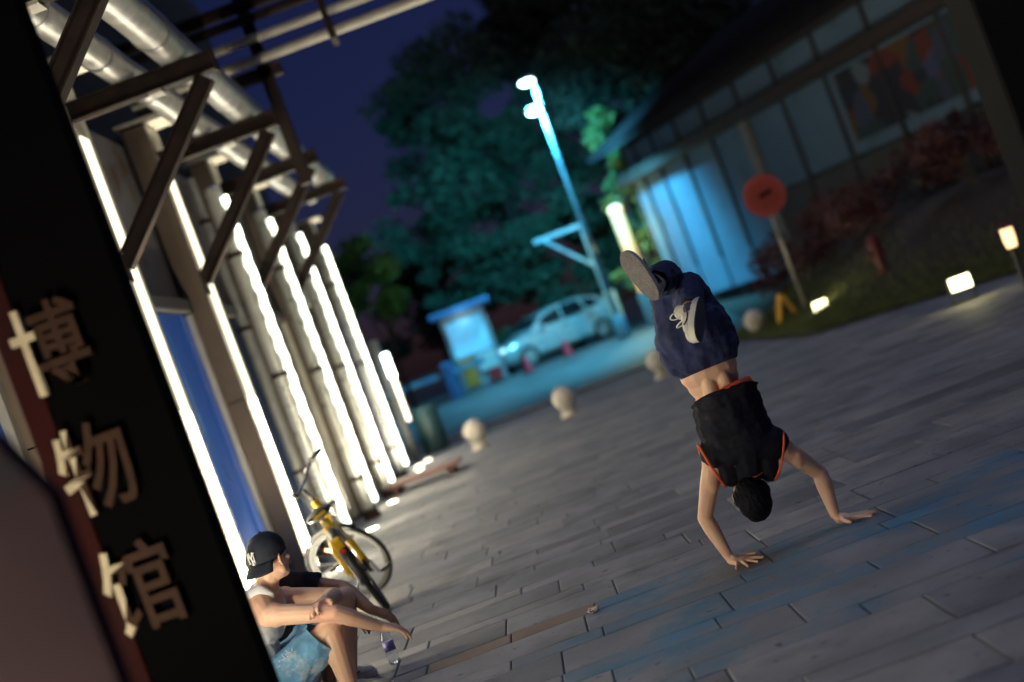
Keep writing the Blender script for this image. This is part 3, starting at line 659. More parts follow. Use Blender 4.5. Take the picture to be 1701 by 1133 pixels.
MB().span((b0 - 0.22, byy - 0.3, zb + 2.13), (b1 + 0.22, byy + 1.6, zb + 2.28), 0.02).build('roof', mat('booth_roof', (0.05, 0.16, 0.34), 0.4), bt)
MB().span((b0 + 0.02, byy - 0.015, zb + 1.95), (b1 - 0.02, byy + 0.1, zb + 2.11)).build('fascia', BODY, bt)
MB().span((b0 + 0.15, byy - 0.02, zb + 0.12), (b0 + 0.5, byy - 0.004, zb + 0.9)).build('orange_panel', mat('orange_panel', (0.75, 0.27, 0.04), 0.5), bt)
MB().span((b0 + 0.62, byy - 0.03, zb + 0.42), (b1 - 0.1, byy - 0.004, zb + 0.88)).build('notice', mat('notice', (0.7, 0.75, 0.72), 0.5), bt)
MB().span((b1 - 0.42, byy - 0.04, zb + 0.1), (b1 - 0.12, byy - 0.004, zb + 0.4)).build('red_box', mat('red_paint', (0.55, 0.03, 0.035), 0.45), bt)
lamp('booth_light', 'POINT', ((b0 + b1) / 2, byy - 0.5, zb + 1.95), 8, (0.45, 0.85, 1), bt, 0.2)
ba = thing('barrier_arm', 'long horizontal barrier arm beside the gate booth', 'barrier', (-1.85, 37.6, 0.5))
MB().span((-2.02, 37.45, 0.5), (-1.72, 37.75, 1.5), 0.02).build('motor_box', mat('booth_roof', (0.05, 0.16, 0.34), 0.4), ba)
am = MB().span((-5.2, 37.5, 1.14), (-0.85, 37.54, 1.29)).build('arm', mat('arm_blue', (0.16, 0.34, 0.5), 0.5), ba)
for q in range(6): MB().span((-5.1 + q * 0.72, 37.492, 1.155), (-4.8 + q * 0.72, 37.499, 1.275)).build('stripe', mat('arm_pale', (0.35, 0.45, 0.5), 0.5), am)
for (x, yy, wh) in ((0.14, 37.0, 'front'), (1.3, 38.2, 'rear')):
    t = thing('traffic_cone', 'small red traffic cone on the road by the car\'s %s wheel' % wh, 'cone', (x, yy, gz(yy)), 'cones by the car')
    MB().lathe([(0.13, 0.022), (0.035, 0.46), (0.02, 0.47)], (x, yy, gz(yy)), 16).build('cone_body', mat('cone_red', (0.8, 0.05, 0.08), 0.5), t, 'auto')
    MB().span((x - 0.17, yy - 0.17, gz(yy) - 0.012), (x + 0.17, yy + 0.17, gz(yy) + 0.02)).build('base', mat('rubber', (0.02, 0.02, 0.02), 0.8), t)
    MB().lathe([(0.101, 0.14), (0.076, 0.24)], (x, yy, gz(yy)), 16).build('white_band', mat('white_band', (0.8, 0.8, 0.8), 0.5), t, 'auto')

# ------------------------------------------------------------------ white car
def car():
    ct = thing('parked_car', 'white hatchback car parked behind the gate booth', 'car', (1.1, 42.0, 0.52))
    PAINT = mat('car_paint', (0.30, 0.34, 0.36), 0.25, 0.1, var=0.05, coat=0.6); GL = mat('car_glass', (0.01, 0.015, 0.02), 0.08); TY = mat('rubber', (0.02, 0.02, 0.02), 0.8)
    M = Matrix.Translation((1.1, 42.0, 0.52)) @ Matrix.Rotation(R(27), 4, 'Z')          # nose towards -x and the camera
    M3 = M.to_3x3()
    def T(m): m.v = [M @ v for v in m.v]; return m
    # lower body lofted along the length: x, z bottom, z shoulder, half width
    sec = [(-2.12, 0.34, 0.62, 0.55), (-2.0, 0.26, 0.72, 0.74), (-1.7, 0.22, 0.82, 0.83), (-1.0, 0.2, 0.92, 0.87), (0.0, 0.2, 0.95, 0.88), (1.0, 0.2, 0.98, 0.87), (1.7, 0.24, 1.0, 0.84), (1.98, 0.3, 0.98, 0.76), (2.1, 0.4, 0.9, 0.62)]
    m = MB(); n = 12
    for (x, zb_, zt, w) in sec:
        zm = zb_ + (zt - zb_) * 0.55
        for (yy, zz) in ((-w * .86, zb_), (-w * .98, zb_ + .1), (-w, zm), (-w * .96, zt - .07), (-w * .86, zt), (-w * .4, zt + .03), (w * .4, zt + .03), (w * .86, zt), (w * .96, zt - .07), (w, zm), (w * .98, zb_ + .1), (w * .86, zb_)):
            m.v.append(V((x, yy, zz)))
    for i in range(len(sec) - 1):
        for j in range(n): a = i * n; b = a + n; m.f.append((a + j, a + (j + 1) % n, b + (j + 1) % n, b + j))
    m.f.append(tuple(range(n))); m.f.append(tuple(range((len(sec) - 1) * n, len(sec) * n))); m.m = [0] * len(m.f)
    T(m).build('car_body', PAINT, ct, 'auto')
    g = MB(); gs = [(-1.05, 0.9, 0.02, 0.76), (-0.45, 0.92, 0.40, 0.70), (0.1, 0.94, 0.53, 0.66), (0.9, 0.96, 0.52, 0.66), (1.5, 0.97, 0.40, 0.66), (1.98, 0.97, 0.03, 0.68)]
    for (x, zb_, h_, w) in gs:
        for (yy, zz) in ((-w - .08, zb_), (-w, zb_ + h_ * .9), (-w * .8, zb_ + h_), (w * .8, zb_ + h_), (w, zb_ + h_ * .9), (w + .08, zb_)): g.v.append(V((x, yy, zz)))
    for i in range(len(gs) - 1):
        for j in range(5): a = i * 6; b = a + 6; g.f.append((a + j, a + j + 1, b + j + 1, b + j))
    g.m = [0] * len(g.f)
    T(g).build('cabin', PAINT, ct, 'auto')
    for s in (-1, 1):
        for poly in ([(-0.78, 0.99), (-0.42, 1.26), (0.16, 1.385), (0.16, 1.0)], [(0.24, 1.0), (0.24, 1.39), (0.88, 1.38), (1.0, 1.03)], [(1.08, 1.04), (0.98, 1.37), (1.38, 1.27), (1.55, 1.08)]):
            pv = []
            for (x, z) in poly:
                w = 0.775 - (z - 0.95) * 0.2; pv.append(V((x, s * (w + 0.012), z)))
            w_ = MB(); w_.add(pv + [p - V((0, s * 0.02, 0)) for p in pv], [(0, 1, 2, 3), (7, 6, 5, 4), (0, 4, 5, 1), (1, 5, 6, 2), (2, 6, 7, 3), (3, 7, 4, 0)])
            T(w_).build('side_window', GL, ct)
        for x in (-1.3, 1.3):
            wheel = T(MB().tube([(x, s * 0.70, 0.31), (x, s * 0.895, 0.31)], 0.31, 28)).build('wheel', TY, ct, 'auto')
            T(MB().tube([(x, s * 0.896, 0.31), (x, s * 0.905, 0.31)], 0.2, 24)).build('rim', mat('alloy', (0.35, 0.36, 0.37), 0.4, 0.4), wheel, 'auto')
            for q in range(5):
                a = q * math.tau / 5; T(MB().bar((x, s * 0.912, 0.31), (x + 0.19 * math.cos(a), s * 0.912, 0.31 + 0.19 * math.sin(a)), 0.045, 0.014, (0, 1, 0))).build('spoke', mat('alloy_bright', (0.6, 0.6, 0.6), 0.3, 0.8), wheel)
        T(MB().ell((-1.93, s * 0.60, 0.70), (0.17, 0.15, 0.07))).build('headlight', mat('headlamp', (0.8, 0.85, 0.9), 0.15, emit=(0.6, 0.9, 1), es=0.8), ct, True)
        T(MB().ell((2.0, s * 0.62, 0.88), (0.09, 0.13, 0.1))).build('tail_light', mat('tail', (0.35, 0.01, 0.01), 0.2), ct, True)
        T(MB().ell((-0.62, s * 0.93, 1.0), (0.07, 0.1, 0.06))).build('wing_mirror', PAINT, ct, True)
        for x in (0.05, 0.95): T(MB().span((x, s * 0.885 - 0.01, 0.82), (x + 0.16, s * 0.885 + 0.01, 0.845))).build('door_handle', mat('chrome', (0.6, 0.6, 0.6), 0.15, 1), ct)
    ws = MB(); ws.add([(-1.0, -0.68, 0.95), (-1.0, 0.68, 0.95), (-0.44, 0.6, 1.335), (-0.44, -0.6, 1.335)], [(0, 1, 2, 3)]); T(ws).build('windscreen', GL, ct)
    T(MB().span((-2.15, -0.26, 0.4), (-2.12, 0.26, 0.52))).build('number_plate', mat('plate_blue', (0.05, 0.12, 0.5), 0.4), ct)
car()

# ------------------------------------------------------------------ sign, folding board, floodlights, hydrant, lantern
sx, sy = 4.68, 23.2
rs = thing('round_sign', 'round red traffic sign with a dark centre on a thin pole', 'sign', (sx, sy, 0))
MB().tube([(sx, sy, 0), (sx, sy, 2.5)], 0.03, 10).build('pole', mat('galv', (0.42, 0.40, 0.36), 0.45, 0.5), rs, True)
MB().tube([(sx, sy - 0.034, 2.2), (sx, sy - 0.05, 2.2)], 0.35, 36).build('disc', mat('sign_face_red', (0.36, 0.065, 0.06), 0.6, var=0.15), rs)
pl = MB().tube([(sx, sy - 0.0505, 2.2), (sx, sy - 0.053, 2.2)], 0.26, 32).build('inner_disc', mat('sign_face_inner', (0.29, 0.045, 0.04), 0.6, var=0.2), rs)
MB().bar((sx - 0.09, sy - 0.056, 2.2), (sx + 0.13, sy - 0.056, 2.24), 0.07, 0.004, (0, 1, 0)).build('dark_mark', mat('sign_black', (0.006, 0.006, 0.007)), pl)
fb = W(1315, 545, 23.6); fx = fb.x
ab = thing('folding_board', 'yellow folding caution board standing open on the paving', 'caution board', (fx, 23.6, 0))
YEL = mat('yellow_plastic', (0.75, 0.40, 0.03), 0.5)
for s in (-1, 1):
    lg = MB(); lg.bar((fx + s * 0.21, 23.6, 0.0), (fx + s * 0.02, 23.6, 0.56), 0.32, 0.03, (1, 0, 0.3)); lg.build('leaf_panel', YEL, ab)
MB().tube([(fx, 23.44, 0.57), (fx, 23.76, 0.57)], 0.022, 8).build('hinge', YEL, ab)
def flood(px, py, d, w, h, label, power):
    c = W(px, py, d); t = thing('flood_light', label, 'light', (c.x, c.y, max(0, bank_z(c.x, c.y))), 'floodlights on the lawn')
    dirv = (V((0, 0, 1.3)) - c).normalized(); rot = dirv.to_track_quat('-Y', 'Z').to_matrix()
    MB().box(c + dirv * -0.05, (w + 0.03, 0.09, h + 0.03), rot, 0.01).build('housing', mat('dark_paint', (0.05, 0.055, 0.06), 0.5), t)
    MB().box(c, (w, 0.012, h), rot, 0.004).build('lamp_glass', mat('flood_glass', (0.9, 0.9, 0.7), 0.3, emit=(1, 0.95, 0.55), es=4), t)
    zb_ = max(0, bank_z(c.x, c.y)); yo = MB()
    yo.span((c.x - w / 2 - 0.03, c.y + 0.03, zb_ + 0.02), (c.x + w / 2 + 0.03, c.y + 0.06, zb_ + 0.045)); 
    yo.build('yoke_foot', mat('dark_paint', (0.05, 0.055, 0.06), 0.5), t)
    for s in (-1, 1): MB().span((c.x + s * (w / 2 + 0.024) - 0.006, c.y + 0.03, zb_ + 0.0), (c.x + s * (w / 2 + 0.024) + 0.006, c.y + 0.06, c.z + 0.02)).build('yoke_arm', mat('dark_paint', (0.05, 0.055, 0.06), 0.5), t)
    lamp('flood_beam', 'POINT', c + V((0.05, -0.14, 0.14)), power * 0.28, (1, 0.86, 0.34), t, 0.06)
flood(1363, 508, 22.0, 0.22, 0.15, 'small rectangular floodlight glowing beside the sign pole', 14)
flood(1595, 470, 16.4, 0.24, 0.15, 'rectangular floodlight glowing on the grass edge next to the garden lantern', 18)
hx, hy = 5.35, 20.4; hz = bank_z(hx, hy)
hy_ = thing('fire_hydrant', 'short dark red hydrant standing on the grass between the floodlights', 'hydrant', (hx, hy, hz))
MB().lathe([(0.11, 0), (0.11, 0.05), (0.075, 0.07), (0.075, 0.4), (0.1, 0.42), (0.1, 0.46), (0.07, 0.54), (0.02, 0.6)], (hx, hy, hz), 16).build('barrel', mat('hydrant_red', (0.11, 0.012, 0.016), 0.5), hy_, 'auto')
for s in (-1, 1): MB().tube([(hx + s * 0.06, hy, hz + 0.33), (hx + s * 0.14, hy, hz + 0.33)], 0.04, 10).build('outlet', MATS['hydrant_red'], hy_, 'auto')
gl = W(1676, 395, 14.0); glz = max(0.0, bank_z(gl.x, 14.0))
gt = thing('garden_lantern', 'small warm garden lantern glowing in the dark on the bank', 'lantern', (gl.x, 14, glz))
MB().tube([(gl.x, 14, glz), (gl.x, 14, gl.z - 0.1)], 0.03, 10).build('post', mat('dark_paint', (0.05, 0.055, 0.06), 0.5), gt)
MB().lathe([(0.05, -0.1), (0.062, -0.02), (0.062, 0.1)], gl, 14).build('glass', mat('lantern_glass', (0.9, 0.7, 0.4), 0.4, emit=(1, 0.62, 0.3), es=1.6), gt, 'auto')
MB().lathe([(0.085, 0.102), (0.03, 0.17)], gl, 14).build('hood', mat('hydrant_red', (0.11, 0.012, 0.016), 0.5), gt, 'auto')
dp = MB().span((3.86, 10.0, -0.02), (4.9, 10.5, 7.0), 0.02).build('dark_pillar', mat('black_pillar', (0.012, 0.012, 0.014), 0.9, spec=0.1))
tag(dp, 'tall black pillar at the dark edge of the plaza', 'pillar')

# ------------------------------------------------------------------ people
SKIN = mat('skin', (0.78, 0.49, 0.345), 0.5, var=0.07, vs=9, bump=0.06, bs=300, stain=((0.74, 0.40, 0.285), 9, 0.5, 0.2), spots=((0.45, 0.22, 0.15), 130, 0.70), sss=0.2)
SKIN2 = mat('skin_brown', (0.42, 0.22, 0.13), 0.5, var=0.08, vs=9, bump=0.06, bs=300)
HAIR = mat('hair', (0.004, 0.004, 0.008), 0.6, var=0.3, vs=40, bump=0.5, bs=220, spec=0.12)
NAIL = mat('nail', (0.70, 0.46, 0.36), 0.3)
def ortho(f, u):
    f = V(f).normalized(); u = V(u); u = (u - f * u.dot(f)).normalized(); r = f.cross(u); return f, u, r
def head(bl, c, fwd, up, s=1.0):
    """skull, jaw, nose, lips, ears added to a body volume; returns its axes"""
    f, u, r = ortho(fwd, up); c = V(c); M = Matrix((r, f, u)).transposed()
    P = lambda x, y, z: c + (r * x + f * y + u * z) * s
    bl.ell(P(0, -0.012, 0.03), (0.076 * s, 0.095 * s, 0.088 * s), M, 20, 14)
    bl.ell(P(0, 0.022, -0.035), (0.062 * s, 0.07 * s, 0.078 * s), M, 18, 12)
    bl.ell(P(0, 0.056, -0.092), (0.03 * s, 0.028 * s, 0.022 * s), M)
    bl.rc(P(0.052, 0.0, -0.06), P(0.018, 0.06, -0.09), 0.02 * s, 0.018 * s); bl.rc(P(-0.052, 0.0, -0.06), P(-0.018, 0.06, -0.09), 0.02 * s, 0.018 * s)
    bl.rc(P(0, 0.084, 0.012), P(0, 0.103, -0.026), 0.009 * s, 0.0145 * s); bl.ell(P(0.012, 0.092, -0.03), (0.009 * s, 0.01 * s, 0.008 * s)); bl.ell(P(-0.012, 0.092, -0.03), (0.009 * s, 0.01 * s, 0.008 * s))
    bl.rc(P(-0.032, 0.077, 0.022), P(0.032, 0.077, 0.022), 0.013 * s, 0.013 * s)
    bl.rc(P(-0.018, 0.081, -0.055), P(0.018, 0.081, -0.055), 0.0075 * s, 0.0075 * s); bl.rc(P(-0.016, 0.079, -0.066), P(0.016, 0.079, -0.066), 0.0085 * s, 0.0085 * s)
    for q in (-1, 1):
        bl.ell(P(q * 0.045, 0.062, -0.02), (0.02 * s, 0.02 * s, 0.016 * s), M)
        pts = [P(q * (0.078 + 0.008 * math.sin(a)), -0.018 - 0.018 * math.sin(a * 1.0) , -0.008 + 0.029 * math.cos(a)) for a in [math.pi * k / 6 for k in range(7)]]
        bl.chain(pts, [0.007 * s] * 7); bl.ell(P(q * 0.077, -0.014, -0.01), (0.007 * s, 0.014 * s, 0.024 * s), M); bl.ell(P(q * 0.078, -0.008, -0.035), (0.007 * s, 0.008 * s, 0.009 * s), M)
    return P, M, f, u, r
def eyes(P, M, parent, s=1.0):
    for q in (-1, 1):
        e_ = MB().ell(P(q * 0.031, 0.071, 0.002), (0.0125 * s, 0.012 * s, 0.009 * s), M).build('eye', mat('eye_white', (0.75, 0.72, 0.7), 0.2), parent, True)
        MB().ell(P(q * 0.031, 0.0815, 0.002), (0.0055 * s, 0.003 * s, 0.0055 * s), M).build('iris', mat('iris', (0.02, 0.012, 0.008), 0.15), e_, True)
        MB().tube([P(q * 0.014, 0.089, 0.022), P(q * 0.032, 0.0885, 0.028), P(q * 0.05, 0.076, 0.022)], 0.0035 * s, 6).build('eyebrow', HAIR, parent, True)
def hand(bl, wrist, pd, nrm, side, dirs=None, curl=0.12, s=1.0, curls=None):
    """palm along pd, nrm = back of the hand, side = towards the thumb; five separate fingers"""
    wrist = V(wrist); pd, nrm, sd_ = ortho(pd, nrm); sd = V(side); sd = (sd - pd * sd.dot(pd) - nrm * sd.dot(nrm)).normalized()
    L, Wd = 0.085 * s, 0.038 * s; tips = []
    bl.rc(wrist, wrist + pd * L * 0.35, 0.026 * s, 0.025 * s)
    for k in range(4):
        o = Wd * (0.75 - 0.5 * k); bl.rc(wrist + pd * 0.015 * s + sd * o * 0.6, wrist + pd * L * (1.0 if k in (1, 2) else 0.95 - 0.04 * (k == 3)) + sd * o, 0.0145 * s, 0.0118 * s)
        bl.rc(wrist + pd * 0.02 * s + sd * o * 0.6 - nrm * 0.006 * s, wrist + pd * L * 0.85 + sd * o - nrm * 0.006 * s, 0.012 * s, 0.011 * s)
    lens = ((0.040, 0.024, 0.021), (0.045, 0.028, 0.022), (0.042, 0.026, 0.022), (0.032, 0.019, 0.019))
    for k in range(4):
        o = Wd * (0.75 - 0.5 * k); p = wrist + pd * L * (1.0 if k in (1, 2) else 0.95 - 0.04 * (k == 3)) + sd * o
        d = V(dirs[k]).normalized() if dirs else (pd + sd * (0.16 - 0.11 * k)).normalized(); ax = d.cross(nrm).normalized(); r0 = 0.0098 * s
        cu = curls[k] if curls else curl
        for j, l in enumerate(lens[k]):
            d = (d * math.cos(cu) - (ax.cross(d) * -1 if False else d.cross(ax) * -1) * math.sin(cu)).normalized() if cu else d
            q = p + d * l * s; bl.rc(p, q, r0, r0 * 0.9); p = q; r0 *= 0.9
        tips.append((p.copy(), d.copy()))
    t0 = wrist + pd * 0.022 * s + sd * 0.022 * s; td = V(dirs[4]).normalized() if dirs else (pd * 0.72 + sd * 0.7 - nrm * 0.15).normalized()
    p1 = t0 + td * 0.038 * s; p2 = p1 + (td * 0.9 + pd * 0.35).normalized() * 0.03 * s; p3 = p2 + (td * 0.75 + pd * 0.5).normalized() * 0.023 * s
    bl.rc(t0, p1, 0.017 * s, 0.0125 * s); bl.rc(p1, p2, 0.0122 * s, 0.0108 * s); bl.rc(p2, p3, 0.0106 * s, 0.009 * s); tips.append((p3, (p3 - p2).normalized()))
    return tips
def shoe(parent, heel, toe_dir, sole_n, name='shoe', L=0.27, untied=False):
    """canvas skate shoe: heel = sole at the heel, sole_n points out of the sole"""
    f = V(toe_dir).normalized(); dn = V(sole_n); dn = (dn - f * dn.dot(f)).normalized(); up = -dn; r = f.cross(up); heel = V(heel)
    Q = lambda x, y, z: heel + f * x + r * y + up * z
    out = []                                     # outline of the sole
    for k in range(28):
        a = math.tau * k / 28; x = 0.5 - 0.5 * math.cos(a); wv = 0.031 + 0.016 * math.sin(math.pi * min(1, max(0, (x - 0.15) / 0.95))) + 0.004 * (x < 0.3)
        wv *= (1 - max(0, abs(2 * x - 1)) ** 5) ** 0.5 if abs(2 * x - 1) < 1 else 0
        out.append((x * L, wv * (1 if math.sin(a) >= 0 else -1) * 1.06))
    n = len(out); up_ = MB()
    up_.ell(Q(L * 0.20, 0, 0.055), (0.036, 0.048, 0.05), Matrix((r, f, up)).transposed()); up_.ell(Q(L * 0.5, 0, 0.048), (0.039, 0.085, 0.042), Matrix((r, f, up)).transposed())
    up_.ell(Q(L * 0.75, 0, 0.036), (0.043, 0.062, 0.032), Matrix((r, f, up)).transposed()); up_.rc(Q(L * 0.2, 0, 0.05), Q(L * 0.22, 0, 0.105), 0.037, 0.038)
    up_.rc(Q(L * 0.28, 0, 0.085), Q(L * 0.62, 0, 0.058), 0.022, 0.02)
    sh = body(up_, name, mat('shoe_canvas', (0.52, 0.50, 0.44), 0.8, var=0.12, vs=30, bump=0.3, bs=400), parent, 0.005, 5)
    s_ = MB(); s_.v = [Q(x, y_, 0.002) for x, y_ in out] + [Q(x, y_ * 1.03, 0.012) for x, y_ in out] + [Q(x, y_ * 0.97, 0.034) for x, y_ in out]
    s_.f = [(i + n * j, (i + 1) % n + n * j, (i + 1) % n + n * (j + 1), i + n * (j + 1)) for j in range(2) for i in range(n)] + [tuple(range(2 * n, 3 * n))]; s_.m = [0] * len(s_.f)
    s_.build('foxing', mat('shoe_rubber', (0.66, 0.63, 0.54), 0.55, var=0.1), sh, 'auto')
    o_ = MB(); o_.v = [Q(x, y_ * 0.995, 0.001) for x, y_ in out] + [Q(x, y_ * 0.995, 0.004) for x, y_ in out]; o_.f = [tuple(range(n))] + [(i, (i + 1) % n, (i + 1) % n + n, i + n) for i in range(n)]; o_.m = [0] * len(o_.f)
    o_.build('outsole', mat('outsole', (0.16, 0.145, 0.15), 0.8, var=0.25, vs=40, bump=0.8, bs=150), sh)
    for q in (-1, 1):
        MB().tube([Q(L * (0.2 + 0.5 * k / 8), q * (0.0395 + 0.003 * math.sin(k * 0.9)), 0.07 - 0.022 * math.sin(k / 8 * 2.6)) for k in range(9)], 0.004, 6).build('side_stripe', mat('shoe_stripe', (0.03, 0.04, 0.07), 0.6), sh, True)
    for k in range(4):
        x = L * (0.38 + 0.075 * k); MB().tube([Q(x, -0.03, 0.082 - 0.007 * k), Q(x + 0.006, 0, 0.097 - 0.010 * k), Q(x, 0.03, 0.082 - 0.007 * k)], 0.004, 6).build('lace', mat('lace_white', (0.72, 0.70, 0.62), 0.8), sh, True)
    if untied:
        for q in (-1, 1):
            MB().tube([Q(L * 0.36 + 0.035 * math.sin(a) * 0.6, q * (0.01 + 0.03 * (1 - math.cos(a)) * .6), 0.09 + 0.038 * math.sin(a) + 0.012 * (1 - math.cos(a))) for a in [math.pi * k / 8 for k in range(9)]], 0.0035, 6).build('lace_loop', MATS['lace_white'], sh, True)
    return sh
def ring(parent, pts, r, m, name):
    return MB().tube(pts, r, 8, closed=True).build(name, m, parent, True)

# --- the dancer upside down on both hands, seen from behind
dn = thing('person', 'person in navy trousers and black sleeveless top doing a handstand on the paving', 'person', (0.93, 7.0, 0))
Y0 = 7.0
hipc = W(1165, 588, Y0 + 0.02); lum = W(1184, 632, Y0 + 0.05); tho = W(1214, 700, Y0 + 0.02); chest = W(1234, 748, Y0 + 0.0); neck = W(1244, 788, Y0 + 0.01); hd = W(1249, 824, Y0 - 0.01)
shA = W(1186, 756, Y0 - 0.0); elA = W(1171, 860, Y0 + 0.09); wrA = W(1207, 917, Y0 - 0.0); wrA.z = 0.062
shB = W(1291, 738, Y0 - 0.0); elB = W(1362, 786, Y0 + 0.08); wrB = W(1387, 855, Y0 + 0.02); wrB.z = 0.062
kn1 = W(1106, 462, Y0 + 0.02); kn2 = W(1142, 482, Y0 + 0.10); an1 = W(1086, 470, Y0 - 0.33); an2 = W(1146, 512, Y0 - 0.28)
b = MB()
b.ell(hipc, (0.165, 0.115, 0.12)); b.ell(hipc.lerp(lum, 0.6), (0.150, 0.105, 0.10)); b.ell(lum, (0.134, 0.095, 0.10)); b.ell(lum.lerp(tho, 0.5), (0.14, 0.10, 0.10)); b.ell(tho, (0.155, 0.11, 0.12)); b.ell(chest, (0.16, 0.10, 0.10))
b.rc(lum + V((-0.035, -0.062, 0.10)), tho + V((-0.045, -0.065, 0)), 0.036, 0.045); b.rc(lum + V((0.035, -0.062, 0.10)), tho + V((0.045, -0.065, 0)), 0.036, 0.045)   # back muscles either side of the spine
b.rc(chest, neck, 0.065, 0.054); b.rc(neck, hd, 0.054, 0.05)
for (s_, e_, w_) in ((shA, elA, wrA), (shB, elB, wrB)):
    b.rc(chest.lerp(s_, 0.5), s_, 0.07, 0.058); b.ell(s_.lerp(e_, 0.12), (0.056, 0.056, 0.062)); b.rc(s_, s_.lerp(e_, 0.5), 0.053, 0.049); b.rc(s_.lerp(e_, 0.5), e_, 0.049, 0.038)
    b.rc(e_, e_.lerp(w_, 0.3), 0.039, 0.041); b.rc(e_.lerp(w_, 0.3), w_, 0.041, 0.026); b.ell(e_.lerp(w_, 0.25), (0.038, 0.038, 0.05)); b.ell(s_.lerp(e_, 0.42) + V((0, -0.022, 0)), (0.038, 0.034, 0.06)); b.ell(e_ + V((0, -0.012, 0)), (0.033, 0.034, 0.036))
HP, HM, hf, hu, hr = head(b, hd, (0.05, 0.75, -0.45), (0.05, -0.25, -1), 1.02)
UPZ = (0, 0, 1)
tA = hand(b, wrA + V((0.008, -0.006, -0.026)), (0.5, -0.80, -0.13), UPZ, (1, 0, 0), [(0.80, -0.58, -0.05), (0.48, -0.86, -0.05), (0.12, -0.98, -0.05), (-0.32, -0.93, -0.05), (1, 0.12, -0.08)], 0.05, 1.02)
tB = hand(b, wrB + V((0.012, -0.006, -0.026)), (0.92, -0.32, -0.13), UPZ, (-0.3, -1, 0), [(0.78, -0.6, -0.05), (0.95, -0.28, -0.05), (1.0, 0.02, -0.05), (0.92, 0.38, -0.05), (-0.1, -1, -0.08)], 0.05, 1.02)
for (h_, k_, a_) in ((hipc + V((-0.085, 0.0, 0.0)), kn1, an1), (hipc + V((0.085, 0.0, 0)), kn2, an2)):
    b.chain([h_, k_, a_], [0.09, 0.06, 0.04])
body(b, 'body', SKIN, dn, 0.0048, 6)
eyes(HP, HM, dn, 1.02)
for (p_, d_) in tA + tB:
    MB().ell(p_ + V((0, 0, 0.0072)) + d_ * 0.002, (0.0052, 0.0052, 0.0018)).build('fingernail', NAIL, dn, True)
hr_ = MB(); hr_.ell(HP(0, -0.016, 0.036), (0.084, 0.103, 0.096), HM, 22, 16); hr_.ell(HP(0, -0.055, -0.015), (0.07, 0.055, 0.07), HM); hr_.ell(HP(0, 0.05, 0.075), (0.06, 0.05, 0.04), HM)
hr_.ell(HP(0, -0.02, 0.0), (0.096, 0.084, 0.072), HM, 20, 14)
body(hr_, 'hair', HAIR, dn, 0.004, 4, fold(70, 0.003, (1, 1, .5)), [(HP(0, 0.06, 0.0), hf - hu * 0.55)])
# sleeveless top: hem falls open at the waist, armholes trimmed in orange
BLACKT = mat('black_jersey', (0.006, 0.007, 0.016), 0.75, var=0.25, vs=14, bump=0.25, bs=260, sheen=0.0, spec=0.25)
ORNG = mat('orange_trim', (0.80, 0.115, 0.025), 0.6, var=0.1)
hemc = W(1206, 664, Y0 + 0.03); ax_ = (hemc - chest).normalized()
def shirt(gr, zlift=0.0):
    t_ = MB(); t_.ell(chest + V((0, 0, 0.02)), (0.182 + gr, 0.112 + gr, 0.105)); t_.ell(chest.lerp(tho, 0.5), (0.184 + gr, 0.122 + gr, 0.12)); t_.ell(tho, (0.182 + gr, 0.13 + gr, 0.13)); t_.ell(tho.lerp(hemc, 0.6), (0.180 + gr, 0.138 + gr, 0.12)); t_.ell(hemc + V((0.0, 0, 0.03)), (0.172 + gr, 0.140 + gr, 0.10))
    t_.rc(chest, neck.lerp(chest, 0.25), 0.115 + gr, 0.08 + gr)
    t_.rc(chest + V((-0.08, 0, 0.02)), W(1213, 792, Y0), 0.095 + gr, 0.045 + gr); t_.rc(chest + V((0.075, 0, 0.02)), W(1279, 783, Y0), 0.095 + gr, 0.048 + gr)
    for s_ in (shA, shB): t_.rc(chest + V((0, 0, 0.01)), s_.lerp(chest, 0.16) + V((0, 0, 0.012)), 0.105 + gr, 0.086 + gr)
    return t_
def drape(co, no):
    t = max(0, min(1, (co.z - chest.z) / (hemc.z - chest.z))); return (mnoise.noise(V((co.x * 16, co.y * 16, co.z * 5))) * 0.013 + mnoise.noise(co * 34) * 0.004) * (0.35 + 0.75 * t)
body(shirt(0.004), 'tank_top', BLACKT, dn, 0.006, 6, drape, [(hemc + V((0, 0, 0.02)), ax_ + V((0.0, 0.25, 0.0)))])
ex, ey = V((1, 0, 0)), V((0, 1, 0))
hp = [hemc + V((math.cos(a) * 0.172, math.sin(a) * 0.138 + 0.002, 0.022 - math.sin(a) * 0.036 - math.cos(a) * 0.0 + 0.004 * math.sin(5 * a))) for a in [math.tau * k / 40 for k in range(40)]]
ring(dn, hp, 0.006, BLACKT, 'hem')
lin = MB(); n = 24                               # orange lining of the front, seen over the fallen hem
for k in range(n + 1):
    a = R(-112) + R(112) * k / n; q_ = 0.006 + 0.040 * (k / n) ** 0.8 * min(1, (n - k) / 4); z_ = 0.022 - math.sin(a) * 0.036; lin.v += [hemc + V((math.cos(a) * 0.168, math.sin(a) * 0.132, z_ - 0.01)), hemc + V((math.cos(a) * 0.152, math.sin(a) * 0.122, z_ + q_))]
lin.f = [(2 * k, 2 * k + 2, 2 * k + 3, 2 * k + 1) for k in range(n)]; lin.m = [0] * n
lo = lin.build('front_lining', ORNG, dn, True); sm_ = lo.modifiers.new('t', 'SOLIDIFY'); sm_.thickness = 0.004
for p_, q_, dx_ in ((W(1160, 740, Y0), W(1205, 808, Y0), -0.012), (W(1299, 716, Y0), W(1286, 797, Y0), 0.004)):
    c_ = (p_ + q_) / 2; u_ = (q_ - p_) / 2
    ring(dn, [c_ + u_ * math.cos(a) + V((dx_ * math.sin(a) ** 2, math.sin(a) * 0.098, 0)) for a in [math.tau * k / 36 for k in range(36)]], 0.0068, ORNG, 'armhole_trim')
